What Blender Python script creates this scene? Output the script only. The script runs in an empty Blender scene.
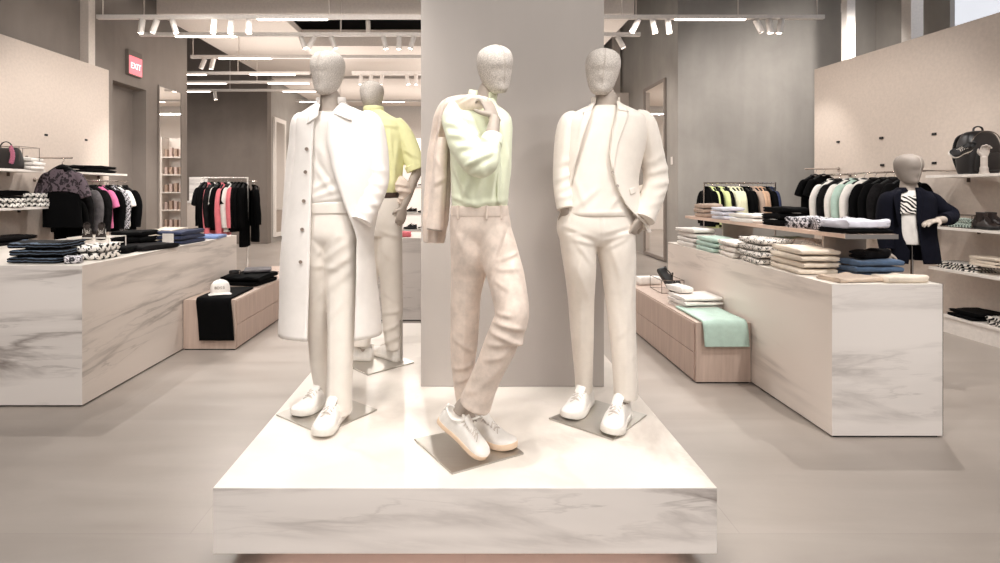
import bpy, bmesh, math, random
import numpy as np
from mathutils import Vector, Matrix
random.seed(7)
PI = math.pi
SC = bpy.context.scene
COL = SC.collection
CX, CY, F, EYE = 465.0, 190.0, 550.0, 1.5      # the camera of the photograph: principal point, focal length (px), eye height

def at(px, py, Y):
    """the world point seen at photo pixel (px, py) at distance Y"""
    return ((px-CX)/F*Y, Y, EYE-(py-CY)/F*Y)

# ------------------------------------------------------------------ mesh helpers
class MB:
    def __init__(s): s.v = []; s.f = []; s.m = []
    def add(s, vs, fs, mi=0, M=None):
        o = len(s.v)
        if M is not None: vs = [tuple(M @ Vector(v)) for v in vs]
        s.v += [tuple(v) for v in vs]
        s.f += [tuple(i+o for i in f) for f in fs]; s.m += [mi]*len(fs)
        return s
    def box(s, x0, x1, y0, y1, z0, z1, mi=0, M=None):
        v = [(x0,y0,z0),(x1,y0,z0),(x1,y1,z0),(x0,y1,z0),(x0,y0,z1),(x1,y0,z1),(x1,y1,z1),(x0,y1,z1)]
        f = [(0,3,2,1),(4,5,6,7),(0,1,5,4),(1,2,6,5),(2,3,7,6),(3,0,4,7)]
        return s.add(v, f, mi, M)
    def rings(s, rs, cap=True, closed=True, mi=0, M=None):
        n = len(rs[0]); v = [p for r in rs for p in r]; f = []
        for i in range(len(rs)-1):
            for j in range(n if closed else n-1):
                k = (j+1) % n
                f.append((i*n+j, i*n+k, (i+1)*n+k, (i+1)*n+j))
        if cap and closed:
            f.append(tuple(range(n-1, -1, -1))); f.append(tuple((len(rs)-1)*n+j for j in range(n)))
        return s.add(v, f, mi, M)
    def tube(s, pts, r, seg=8, mi=0, cap=True, M=None):
        return s.rings(sweep(pts, [(r, r)]*len(pts) if not hasattr(r, '__len__') else [(q, q) for q in r], seg), cap, True, mi, M)
    def lathe(s, prof, seg=20, mi=0, M=None):
        rs = [[(r*math.cos(2*PI*k/seg), r*math.sin(2*PI*k/seg), z) for k in range(seg)] for r, z in prof]
        return s.rings(rs, True, True, mi, M)
    def prism(s, poly, z0, z1, mi=0, M=None):
        return s.rings([[(x, y, z0) for x, y in poly], [(x, y, z1) for x, y in poly]], True, True, mi, M)
    def grid(s, g, mi=0, M=None):
        return s.rings(g, False, False, mi, M)
    def mesh(s, name):
        me = bpy.data.meshes.new(name); me.from_pydata(s.v, [], s.f)
        me.polygons.foreach_set('material_index', s.m); me.update(); return me
    def build(s, name, mat, parent=None, smooth=True, bevel=0.0, solid=0.0, angle=40, fix=True, loc=None):
        me = s.mesh(name)
        if fix:
            b = bmesh.new(); b.from_mesh(me); bmesh.ops.recalc_face_normals(b, faces=b.faces); b.to_mesh(me); b.free()
        return link(name, me, mat, parent, smooth, bevel, solid, angle, loc)

def link(name, me, mat, parent=None, smooth=True, bevel=0.0, solid=0.0, angle=40, loc=None):
    o = bpy.data.objects.new(name, me); COL.objects.link(o)
    for m in (mat if isinstance(mat, (list, tuple)) else [mat]): me.materials.append(m)
    if smooth:
        me.polygons.foreach_set('use_smooth', [True]*len(me.polygons))
        try: me.set_sharp_from_angle(angle=math.radians(angle))
        except Exception: pass
    if bevel:
        b = o.modifiers.new('bevel', 'BEVEL'); b.width = bevel; b.segments = 2; b.limit_method = 'ANGLE'
    if solid:
        q = o.modifiers.new('solid', 'SOLIDIFY'); q.thickness = abs(solid); q.offset = -1 if solid > 0 else 1
    if parent is not None: o.parent = parent
    if loc is not None: o.location = loc
    return o

def thing(name, label, cat, loc=(0, 0, 0), rz=0.0, group=None):
    o = bpy.data.objects.new(name, None); COL.objects.link(o); o.empty_display_size = .05
    o.location = loc; o.rotation_euler = (0, 0, rz)
    return tag(o, label, cat, group)
def tag(o, label, cat, group=None, kind=None):
    o['label'] = label; o['category'] = cat
    if group: o['group'] = group
    if kind: o['kind'] = kind
    return o
def struct(o, label=None):
    o['kind'] = 'structure'
    if label: o['label'] = label
    return o
def kids(o): return list(o.children)
def dup(root, loc, rz=0.0, label=None, group=None, mat=None):
    def rec(o, par):
        c = o.copy(); COL.objects.link(c)
        if par is not None: c.parent = par
        for ch in kids(o): rec(ch, c)
        return c
    r = rec(root, None); r.location = loc; r.rotation_euler = (0, 0, rz)
    if label: r['label'] = label
    if group: r['group'] = group
    return r

def crom(P, n):
    """Catmull-Rom resample of rows P into n rows, evenly along the row index"""
    P = np.asarray(P, float); m = len(P)
    t = np.linspace(0, m-1, n); i = np.clip(t.astype(int), 0, m-2); u = (t-i)[:, None]
    p1 = P[i]; p2 = P[i+1]; p0 = P[np.clip(i-1, 0, m-1)]; p3 = P[np.clip(i+2, 0, m-1)]
    p0 = np.where((i == 0)[:, None], 2*p1-p2, p0); p3 = np.where((i == m-2)[:, None], 2*p2-p1, p3)
    return .5*(2*p1+(p2-p0)*u+(2*p0-5*p1+4*p2-p3)*u**2+(3*p1-p0-3*p2+p3)*u**3)

def sweep(pts, rad, seg=24, ref=(0, 1, 0), pw=1.0):
    """rings of an elliptical tube along pts; rad rows are (half width in view, half depth)"""
    P = np.asarray(pts, float); R = np.asarray(rad, float); n = len(P)
    T = np.gradient(P, axis=0); T /= np.linalg.norm(T, axis=1)[:, None]+1e-12
    ref = np.array(ref, float); out = []; pu = None
    a = 2*PI*np.arange(seg)/seg
    c, s = np.cos(a), np.sin(a)
    c = np.sign(c)*np.abs(c)**pw; s = np.sign(s)*np.abs(s)**pw
    for i in range(n):
        u = np.cross(ref, T[i])
        if np.linalg.norm(u) < .15: u = pu if pu is not None else np.cross(np.array([1., 0, .01]), T[i])
        u = u/np.linalg.norm(u)
        if pu is not None and np.dot(u, pu) < 0: u = -u
        pu = u; v = np.cross(T[i], u)
        out.append([tuple(q) for q in P[i]+np.outer(c, u)*R[i, 0]+np.outer(s, v)*R[i, 1]])
    return out

# ------------------------------------------------------------------ cloth: union by voxel remesh, smoothing, folds
def remesh(mb, voxel, it=3):
    me = mb.mesh('tmp')
    b = bmesh.new(); b.from_mesh(me); bmesh.ops.recalc_face_normals(b, faces=b.faces); b.to_mesh(me); b.free()
    o = bpy.data.objects.new('tmp', me); COL.objects.link(o)
    m = o.modifiers.new('r', 'REMESH'); m.mode = 'VOXEL'; m.voxel_size = voxel
    dg = bpy.context.evaluated_depsgraph_get(); dg.update()
    e = o.evaluated_get(dg); r = bpy.data.meshes.new_from_object(e)
    bpy.data.objects.remove(o); bpy.data.meshes.remove(me)
    smooth_mesh(r, it)
    return r
def get_v(me):
    a = np.empty(len(me.vertices)*3); me.vertices.foreach_get('co', a); return a.reshape(-1, 3)
def set_v(me, v): me.vertices.foreach_set('co', v.ravel()); me.update()
def smooth_mesh(me, it):
    v = get_v(me); e = np.empty(len(me.edges)*2, int); me.edges.foreach_get('vertices', e); e = e.reshape(-1, 2)
    cnt = np.bincount(e.ravel(), minlength=len(v)).astype(float)[:, None]; cnt[cnt == 0] = 1
    def lap(v):
        s = np.zeros_like(v)
        for k in range(3):
            s[:, k] = np.bincount(e[:, 0], v[e[:, 1], k], len(v))+np.bincount(e[:, 1], v[e[:, 0], k], len(v))
        return s/cnt-v
    for _ in range(it):
        v = v+.55*lap(v); v = v-.35*lap(v) if _ % 2 else v
    set_v(me, v)
def normals(me):
    n = np.empty(len(me.vertices)*3); me.vertex_normals.foreach_get('vector', n); return n.reshape(-1, 3)
def wave_noise(v, seed, scale, octaves=3):
    r = np.random.RandomState(seed); out = np.zeros(len(v)); amp = 1.0
    for o in range(octaves):
        for _ in range(5):
            d = r.normal(size=3); d /= np.linalg.norm(d); d = d*np.array(scale)*(1.9**o)
            out += amp/5*np.sin(v@d+r.uniform(0, 6.28)+1.3*np.sin(v@(d[[1, 2, 0]]*.7)+r.uniform(0, 6.28)))
        amp *= .55
    return out
def drape(me, folds=(), noise=.0025, scale=(22, 22, 7), seed=1, both=False):
    """push the cloth along its normals: folds are (x0, z0, x1, z1, height, width) seen from the front; plus loose drape"""
    v = get_v(me); n = normals(me); d = np.zeros(len(v))
    wf = np.clip(-n[:, 1]*1.6+.15, 0, 1)
    for (x0, z0, x1, z1, h, w) in folds:
        dx, dz = x1-x0, z1-z0; L = dx*dx+dz*dz+1e-9
        t = np.clip(((v[:, 0]-x0)*dx+(v[:, 2]-z0)*dz)/L, -.3, 1.3)
        fade = np.clip(np.minimum(t+.3, 1.3-t)/.5, 0, 1)
        side = ((v[:, 0]-x0)*dz-(v[:, 2]-z0)*dx)/math.sqrt(L)
        prof = np.exp(-(side/w)**2)-.55*np.exp(-((side-1.7*w)/(1.3*w))**2)
        d += h*np.clip(prof, -.7, 1)*fade*(1 if both else wf)
    if noise:
        d += noise*wave_noise(v, seed, scale)
    set_v(me, v+n*d[:, None])
# ------------------------------------------------------------------ materials
def lin(c):
    c = [int(c[i:i+2], 16)/255 for i in (0, 2, 4)] if isinstance(c, str) else c
    return tuple((x/12.92 if x <= .04045 else ((x+.055)/1.055)**2.4) for x in c)+(1,)
class NT:
    def __init__(s, name):
        s.m = bpy.data.materials.new(name); s.m.use_nodes = True; s.t = s.m.node_tree
        s.b = s.t.nodes['Principled BSDF']
    def n(s, typ, **k):
        q = s.t.nodes.new(typ)
        for a, v in k.items():
            if a.startswith('_'): q.inputs[a[1:].replace('_', ' ')].default_value = v
            else: setattr(q, a, v)
        return q
    def l(s, a, b): s.t.links.new(a, b)
    def ramp(s, fac, stops):
        r = s.n('ShaderNodeValToRGB'); e = r.color_ramp.elements
        while len(e) < len(stops): e.new(.5)
        for q, (p, c) in zip(e, stops): q.position = p; q.color = c if len(c) == 4 else lin(c)
        s.l(fac, r.inputs[0]); return r.outputs[0]
    def coords(s, kind='Object', scale=(1, 1, 1), rot=(0, 0, 0)):
        c = s.n('ShaderNodeTexCoord'); m = s.n('ShaderNodeMapping'); m.inputs['Scale'].default_value = scale
        m.inputs['Rotation'].default_value = rot; s.l(c.outputs[kind], m.inputs[0]); return m.outputs[0]
    def noise(s, co, scale, detail=4, rough=.55, dist=0):
        q = s.n('ShaderNodeTexNoise'); q.inputs['Scale'].default_value = scale; q.inputs['Detail'].default_value = detail
        q.inputs['Roughness'].default_value = rough; q.inputs['Distortion'].default_value = dist
        s.l(co, q.inputs['Vector']); return q
    def bump(s, h, strength=.2, dist=.01):
        q = s.n('ShaderNodeBump'); q.inputs['Strength'].default_value = strength; q.inputs['Distance'].default_value = dist
        s.l(h, q.inputs['Height']); s.l(q.outputs[0], s.b.inputs['Normal']); return q
    def set(s, **k):
        for a, v in k.items(): s.b.inputs[a.replace('_', ' ')].default_value = v
        return s
    def mix(s, f, a, b, mode='MIX'):
        q = s.n('ShaderNodeMix', data_type='RGBA', blend_type=mode)
        for i, x in ((0, f), (6, a), (7, b)):
            if hasattr(x, 'is_linked'): s.l(x, q.inputs[i])
            else: q.inputs[i].default_value = x
        return q.outputs[2]
    def math(s, op, a, b=0):
        q = s.n('ShaderNodeMath', operation=op)
        for i, x in enumerate((a, b)):
            if hasattr(x, 'is_linked'): s.l(x, q.inputs[i])
            else: q.inputs[i].default_value = x
        return q.outputs[0]

_plain = {}
def plain(name, col, rough=.6, metal=0.0, spec=.5):
    if name in _plain: return _plain[name]
    t = NT(name); t.set(Roughness=rough, Metallic=metal); t.b.inputs['Specular IOR Level'].default_value = spec
    co = t.coords(); q = t.noise(co, 30, 3)
    c = lin(col); d = tuple(x*.9 for x in c[:3])+(1,)
    t.l(t.ramp(q.outputs[0], [(.3, d), (.7, c)]), t.b.inputs['Base Color'])
    _plain[name] = t.m; return t.m
def emit(name, col, power):
    t = NT(name); t.set(Roughness=.5); t.b.inputs['Base Color'].default_value = lin(col)
    t.b.inputs['Emission Color'].default_value = lin(col); t.b.inputs['Emission Strength'].default_value = power
    return t.m
def fabric(name, col, weave=900, bump=.25, rough=.85, mott=.08, sheen=.15):
    if name in _plain: return _plain[name]
    t = NT(name); dk = max(lin(col)[:3]) < .06; t.set(Roughness=rough); t.b.inputs['Sheen Weight'].default_value = 0 if dk else sheen
    t.b.inputs['Specular IOR Level'].default_value = .08 if dk else .25
    co = t.coords()
    q = t.noise(co, 14, 5, .65)
    c = lin(col); lo = tuple(max(0, x*(1-mott*1.6)) for x in c[:3])+(1,); hi = tuple(min(1, x*(1+mott*.5)) for x in c[:3])+(1,)
    t.l(t.ramp(q.outputs[0], [(.3, lo), (.7, hi)]), t.b.inputs['Base Color'])
    a = t.n('ShaderNodeTexWave', wave_type='BANDS', bands_direction='X'); a.inputs['Scale'].default_value = weave/6
    b = t.n('ShaderNodeTexWave', wave_type='BANDS', bands_direction='Z'); b.inputs['Scale'].default_value = weave/6
    t.l(co, a.inputs['Vector']); t.l(co, b.inputs['Vector'])
    h = t.math('ADD', t.math('ADD', a.outputs['Fac'], b.outputs['Fac']), t.math('MULTIPLY', t.noise(co, 120, 3).outputs[0], 1.2))
    t.bump(h, bump, .0015)
    _plain[name] = t.m; return t.m
def patterned(name, c0, c1, kind, scale=30, thr=.5):
    """a printed cloth: kind zebra / spots / chain / zigzag"""
    if name in _plain: return _plain[name]
    t = NT(name); t.set(Roughness=.8); t.b.inputs['Specular IOR Level'].default_value = .25
    co = t.coords()
    if kind == 'zebra':
        w = t.n('ShaderNodeTexWave', wave_type='BANDS', bands_direction='DIAGONAL'); w.inputs['Scale'].default_value = scale
        w.inputs['Distortion'].default_value = 9; w.inputs['Detail'].default_value = 1.5; w.inputs['Detail Scale'].default_value = .8
        t.l(co, w.inputs['Vector']); f = w.outputs['Fac']
    elif kind == 'zigzag':
        w = t.n('ShaderNodeTexWave', wave_type='BANDS', bands_direction='Z', wave_profile='SAW'); w.inputs['Scale'].default_value = scale
        w.inputs['Distortion'].default_value = 4; t.l(co, w.inputs['Vector']); f = w.outputs['Fac']
    elif kind == 'chain':
        w = t.n('ShaderNodeTexMagic', turbulence_depth=2); w.inputs['Scale'].default_value = scale; w.inputs['Distortion'].default_value = 2.2
        t.l(co, w.inputs['Vector']); f = w.outputs['Fac']
    else:
        w = t.n('ShaderNodeTexVoronoi', feature='F1'); w.inputs['Scale'].default_value = scale
        q = t.noise(co, scale*.7, 3); mx = t.mix(.12, co, q.outputs[1]); t.l(mx, w.inputs['Vector']); f = w.outputs['Distance']
    t.l(t.ramp(f, [(thr-.04, c0), (thr+.04, c1)]), t.b.inputs['Base Color'])
    _plain[name] = t.m; return t.m

def m_marble(name, base='f1eae5', vein='948a85', rot=(0, 0, 0), scale=1.0, amount=.85):
    t = NT(name); t.set(Roughness=.32); t.b.inputs['Specular IOR Level'].default_value = .4
    co = t.coords(scale=(.26*scale, .26*scale, 2.0*scale), rot=rot)
    n1 = t.noise(co, 1.25, 8, .56, .45)                      # ridged noise: |n - .5| gives thin drawn-out veins
    r1 = t.math('ABSOLUTE', t.math('SUBTRACT', n1.outputs[0], .5))
    n2 = t.noise(co, 3.0, 7, .58, .35); r2 = t.math('ABSOLUTE', t.math('SUBTRACT', n2.outputs[0], .47))
    gate = t.ramp(t.noise(co, 1.1, 3).outputs[0], [(.44, (0, 0, 0, 1)), (.62, (1, 1, 1, 1))])
    v1 = t.ramp(r1, [(0, (1, 1, 1, 1)), (.030, (0, 0, 0, 1))]); v2 = t.ramp(r2, [(0, (.6, .6, .6, 1)), (.022, (0, 0, 0, 1))])
    soft = t.ramp(r1, [(0, (.30, .30, .30, 1)), (.16, (0, 0, 0, 1))])
    vv = t.math('MULTIPLY', t.math('MAXIMUM', v1, v2), gate); vv = t.math('ADD', t.math('MULTIPLY', vv, amount), t.math('MULTIPLY', soft, gate))
    col = t.mix(vv, lin(base), lin(vein)); t.l(col, t.b.inputs['Base Color'])
    return t.m
def m_floor():
    t = NT('floor_concrete_tile'); t.b.inputs['Specular IOR Level'].default_value = .5
    co = t.coords()
    br = t.n('ShaderNodeTexBrick'); br.offset = .5; br.inputs['Scale'].default_value = 1.0
    br.inputs['Brick Width'].default_value = 2.4; br.inputs['Row Height'].default_value = 1.2
    br.inputs['Mortar Size'].default_value = .002; br.inputs['Mortar Smooth'].default_value = .2; br.inputs['Bias'].default_value = 0
    br.inputs['Color1'].default_value = (.44, .44, .44, 1); br.inputs['Color2'].default_value = (.56, .56, .56, 1); br.inputs['Mortar'].default_value = (.30, .30, .30, 1)
    t.l(co, br.inputs['Vector'])
    st = t.noise(t.coords(scale=(.35, 2.2, 1)), 2.2, 7, .6, .5)
    cl = t.noise(co, .9, 5, .6)
    f = t.math('ADD', t.math('MULTIPLY', br.outputs[0], .55), t.math('ADD', t.math('MULTIPLY', st.outputs[0], .30), t.math('MULTIPLY', cl.outputs[0], .22)))
    t.l(t.ramp(f, [(.30, '8a8079'), (.5, 'a29890'), (.70, 'b5aba3')]), t.b.inputs['Base Color'])
    t.l(t.ramp(st.outputs[0], [(.3, (.30, .30, .30, 1)), (.7, (.44, .44, .44, 1))]), t.b.inputs['Roughness'])
    return t.m
def m_plaster(name, lo, hi, rough=.75, sc=1.1):
    t = NT(name); t.set(Roughness=rough)
    co = t.coords(); q = t.noise(co, sc, 7, .6, .4); q2 = t.noise(t.coords(scale=(3, 3, .5)), 1.3, 4)
    f = t.math('ADD', t.math('MULTIPLY', q.outputs[0], .65), t.math('MULTIPLY', q2.outputs[0], .35))
    t.l(t.ramp(f, [(.33, lo), (.66, hi)]), t.b.inputs['Base Color'])
    t.bump(t.noise(co, 45, 4).outputs[0], .05, .004); return t.m
def m_wood(name='pale_oak', a='ae988c', b='c0aa9d'):
    t = NT(name); t.set(Roughness=.5)
    co = t.coords(scale=(9, 9, .7)); q = t.noise(co, 3.0, 6, .6, .3)
    t.l(t.ramp(q.outputs[0], [(.3, a), (.7, b)]), t.b.inputs['Base Color']); t.bump(q.outputs[0], .05, .003); return t.m
def m_metal(name, col='a89a90', rough=.28):
    t = NT(name); t.set(Roughness=rough, Metallic=1.0); t.b.inputs['Anisotropic'].default_value = .4
    q = t.noise(t.coords(scale=(2, 120, 2)), 4, 4)
    c = lin(col); t.l(t.ramp(q.outputs[0], [(.3, tuple(x*.86 for x in c[:3])+(1,)), (.7, c)]), t.b.inputs['Base Color']); return t.m
def m_mirror():
    t = NT('mirror_glass'); t.set(Roughness=.02, Metallic=1.0); t.b.inputs['Base Color'].default_value = (.82, .80, .78, 1); return t.m
def m_linen(name, lo, hi):
    t = NT(name); t.set(Roughness=.95); t.b.inputs['Specular IOR Level'].default_value = .15
    co = t.coords()
    a = t.n('ShaderNodeTexWave', wave_type='BANDS', bands_direction='X'); a.inputs['Scale'].default_value = 110; a.inputs['Distortion'].default_value = 2; a.inputs['Detail'].default_value = 2
    b = t.n('ShaderNodeTexWave', wave_type='BANDS', bands_direction='Z'); b.inputs['Scale'].default_value = 110; b.inputs['Distortion'].default_value = 2; b.inputs['Detail'].default_value = 2
    t.l(co, a.inputs['Vector']); t.l(co, b.inputs['Vector'])
    q = t.noise(co, 230, 5, .7)
    h = t.math('ADD', t.math('MULTIPLY', t.math('ADD', a.outputs['Fac'], b.outputs['Fac']), .08), q.outputs[0])
    t.l(t.ramp(h, [(.34, lo), (.80, hi)]), t.b.inputs['Base Color']); t.bump(h, .5, .002); return t.m

M = {}
M['marble'] = m_marble('white_marble_horizontal')
M['marble_side'] = m_marble('white_marble_slanted', base='eadfd6', vein='a49991', rot=(.42, 0, 0), amount=.95)
M['marble_top'] = m_marble('white_marble_top', base='eee6dd', vein='a89b90', scale=.9, amount=.7)
M['floor'] = m_floor()
M['column'] = m_plaster('column_plaster', 'aca49f', 'b8b0aa', .6, .5)
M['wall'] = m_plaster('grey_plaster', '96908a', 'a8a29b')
M['wall_dark'] = m_plaster('dark_plaster', '6e645c', '7d726a')
M['panel'] = plain('cream_panel', 'd6c7bb', .5)
M['white'] = plain('white_paint', 'ece4dd', .5)
M['offwhite'] = plain('pale_ceiling_paint', 'ddd1c7', .7)
M['black'] = plain('black_paint', '0b0a0a', .6)
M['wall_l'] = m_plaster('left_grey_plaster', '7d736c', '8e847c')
M['wood'] = m_wood()
M['wood_end'] = m_wood('pale_oak_end', 'b7a194', 'cab5a8')
M['plate'] = m_metal('brushed_steel_plate', 'cdc8c1', .42)
M['chrome'] = m_metal('chrome', 'd8d0ca', .15)
M['dark_metal'] = m_metal('dark_bronze_metal', '7a6e66', .4)
M['mirror'] = m_mirror()
M['tube'] = emit('light_line', 'fff0e4', 9.0)
M['bulb'] = emit('spot_bulb', 'fff2e6', 30.0)
M['head'] = m_linen('grey_linen', '8d847d', 'f4ece4')
M['head_grey'] = plain('smooth_grey_head', '8f857d', .6)
M['skin'] = plain('mannequin_grey', 'b3a69b', .55)
M['sock'] = fabric('grey_sock', '8d837b', 1200)
# ------------------------------------------------------------------ mannequins
PT = .337                                                   # top of the display platform
def ground(px, py, z=PT):
    Y = F*(EYE-z)/(py-CY); return Vector(((px-CX)/F*Y, Y, z))
class Man:
    def __init__(s, label, cpx, D, base=PT, group=None):
        s.D = D; s.k = D/F; s.o = Vector(((cpx-CX)/F*D, D, base))
        s.root = thing('mannequin', label, 'mannequin', s.o, 0, group)
    def P(s, px, py, dy=0): return Vector(at(px, py, s.D+dy))-s.o
    def rows(s, spec, n):
        a = crom([list(s.P(r[0], r[1], r[2]))+[r[3]*s.k, r[4]*s.k] for r in spec], n)
        return a[:, :3], a[:, 3:]
    def limb(s, mb, spec, n=24, seg=24, pw=1.0, mi=0):
        p, r = s.rows(spec, n); return mb.rings(sweep(p, r, seg, pw=pw), True, True, mi)
    def torso(s, mb, spec, n=26, seg=40, pw=.85):
        p, r = s.rows([(q[0], q[1], q[3], q[2], q[4]) for q in spec], n); a = 2*PI*np.arange(seg)/seg
        c = np.sign(np.cos(a))*abs(np.cos(a))**pw; q = np.sign(np.sin(a))*abs(np.sin(a))**pw
        return mb.rings([[(p[i, 0]+r[i, 0]*c[j], p[i, 1]+r[i, 1]*q[j], p[i, 2]) for j in range(seg)] for i in range(n)])
    def folds(s, fs):
        out = []
        for x0, y0, x1, y1, h, w in fs:
            a, b = s.P(x0, y0), s.P(x1, y1); out.append((a.x, a.z, b.x, b.z, h*.001, w*s.k))
        return out
    def cloth(s, name, mb, mat, folds=(), voxel=.006, it=6, noise=.002, scale=(20, 20, 7), seed=1, par=None, post=1):
        me = remesh(mb, voxel, it); v = get_v(me); v[:, 2] = np.maximum(v[:, 2], .02); set_v(me, v); drape(me, s.folds(folds), noise, scale, seed)
        if post: smooth_mesh(me, post)
        return link(name, me, mat, par or s.root, True, angle=180)
    # an open jacket: torso rows and the two front edges
    def shell(s, name, spec, xl, xr, mat, folds=(), nr=90, seg=84, pw=.85, th=.006, noise=.0025, seed=3, hem=None):
        p, r = s.rows([(q[0], q[1], q[3], q[2], q[4]) for q in spec], nr); pys = crom([[q[1]] for q in spec], nr)[:, 0]
        s.sh = dict(p=p, r=r, pw=pw); ins = s.k
        g = []
        for i in range(nr):
            def ang(pts):
                px = np.interp(pys[i], *zip(*pts)); y = p[i, 1]-r[i, 1]; t = 0
                for _ in range(4):
                    q = max(-.999, min(.999, ((px-CX)*(y+s.D)/F-s.o.x-p[i, 0])/r[i, 0])); t = math.copysign(math.asin(abs(q)**(1/pw)), q)
                    y = p[i, 1]-r[i, 1]*abs(math.cos(t))**pw
                return t
            a0, a1 = ang(xr), 2*PI+ang(xl); row = []
            for j in range(seg):
                a = a0+(a1-a0)*j/(seg-1); sn, cs = math.sin(a), math.cos(a)
                row.append((p[i, 0]+r[i, 0]*math.copysign(abs(sn)**pw, sn), p[i, 1]-r[i, 1]*math.copysign(abs(cs)**pw, cs), p[i, 2]))
            g.append(row)
        mb = MB().grid(g); me = mb.mesh(name)
        drape(me, s.folds(folds), noise, (18, 18, 5), seed, both=False)
        n = normals(me); v = get_v(me); c = v.mean(0)
        if ((v-c)*n).sum() < 0: me.flip_normals()
        return link(name, me, mat, s.root, True, solid=th, angle=60)
    def front(s, px, py, off=.004):
        """point on the front of the last shell under photo pixel (px, py)"""
        p, r, pw = s.sh['p'], s.sh['r'], s.sh['pw']; q = s.P(px, py, 0)
        for _ in range(3):
            z = q.z; o = np.argsort(p[:, 2]); zz = p[o, 2]
            cx = np.interp(z, zz, p[o, 0]); cy = np.interp(z, zz, p[o, 1]); a = np.interp(z, zz, r[o, 0]); b = np.interp(z, zz, r[o, 1])
            t = min(.999, abs(q.x-cx)/a); y = cy-b*(1-t**(2/pw))**(pw/2)
            q = s.P(px, py, y-off)
        return q
    def patch(s, name, A, B, mat, n=14, m=5, th=.005, off=.006, par=None):
        """a flat cloth piece lying on the shell between two pixel polylines"""
        a, b = crom(A, n), crom(B, n)
        g = [[tuple(s.front(*(a[i]+(b[i]-a[i])*j/(m-1)), off=off)) for j in range(m)] for i in range(n)]
        o = MB().grid(g).build(name, mat, par or s.root, True, solid=th, fix=False)
        me = o.data; nn = normals(me)
        if nn[:, 1].mean() > 0: me.flip_normals()
        return o
    def button(s, px, py, mat, par, r=.008, off=.009):
        q = s.front(px, py, off); mb = MB()
        R = Matrix.Translation(q) @ Matrix.Rotation(PI/2, 4, 'X')
        mb.lathe([(0, -.003), (r*.8, -.003), (r, 0), (r*.9, .003), (r*.5, .002), (0, .002)], 14, M=R)
        return mb.build('button', mat, par)

HEADP = [(0, .028, .034, -.030), (.008, .040, .048, -.026), (.025, .053, .064, -.018), (.05, .064, .079, -.008), (.08, .0735, .090, 0), (.11, .081, .0975, .004),
         (.14, .0865, .103, .003), (.165, .0875, .104, .003), (.19, .083, .098, .004), (.21, .071, .084, .005), (.225, .051, .062, .006), (.234, .027, .034, .006), (.2375, .008, .01, .006)]
def head_rings(M_, sc=1.0, seg=48):
    a = crom(HEADP, 44); out = []
    for z, w, d, off in a:
        ring = []
        for j in range(seg):
            t = 2*PI*j/seg; sx, cy = math.sin(t), math.cos(t); fr = max(0, cy)
            x = w*sx; y = -d*cy+off
            nose = .005*math.exp(-((z-.088)/.024)**2)*math.exp(-(t if t < PI else 2*PI-t)**2/.045)
            brow = .003*math.exp(-((z-.135)/.022)**2)*fr**3; eye = -.003*math.exp(-((z-.112)/.014)**2)*math.exp(-((min(t, 2*PI-t)-.42)/.22)**2)
            chin = .006*math.exp(-((z-.018)/.018)**2)*fr**4; mouth = -.0015*math.exp(-((z-.055)/.012)**2)*fr**3
            jaw = -.010*fr*max(0, 1-z/.11)*abs(sx)
            y -= nose+brow+eye+chin+mouth+jaw
            ring.append(M_ @ Vector((x*sc, y*sc, z*sc)))
        out.append(ring)
    return out
def make_head(s, px_chin, py_chin, px_top, py_top, dy=0, yaw=0, nod=0, mat=None):
    """linen covered head: chin and crown in photo pixels"""
    a, b = s.P(px_chin, py_chin, dy), s.P(px_top, py_top, dy)
    h = (b-a).length; sc = h/.2375; roll = math.atan2(b.x-a.x, b.z-a.z)
    Mx = Matrix.Translation(a) @ Matrix.Rotation(roll, 4, 'Y') @ Matrix.Rotation(yaw, 4, 'Z') @ Matrix.Rotation(nod, 4, 'X')
    o = MB().rings(head_rings(Mx, sc)).build('head', mat or M['head'], s.root, angle=180)
    sm = MB(); pts = []                                      # the stitched seam running over the middle of the hood
    R = crom(HEADP, 40)
    for z, w, d, off in R[2:]: pts.append((0.004, -d+off-.0015-.005*math.exp(-((z-.088)/.024)**2)-.003*math.exp(-((z-.135)/.022)**2), z))
    for z, w, d, off in R[::-1][1:-4]: pts.append((0.004, d+off+.0008, z))
    sm.tube([Mx @ (Vector(q)*sc) for q in pts], .0016, 6); sm.build('seam', M['seam'], o)
    return Mx, sc
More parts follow.
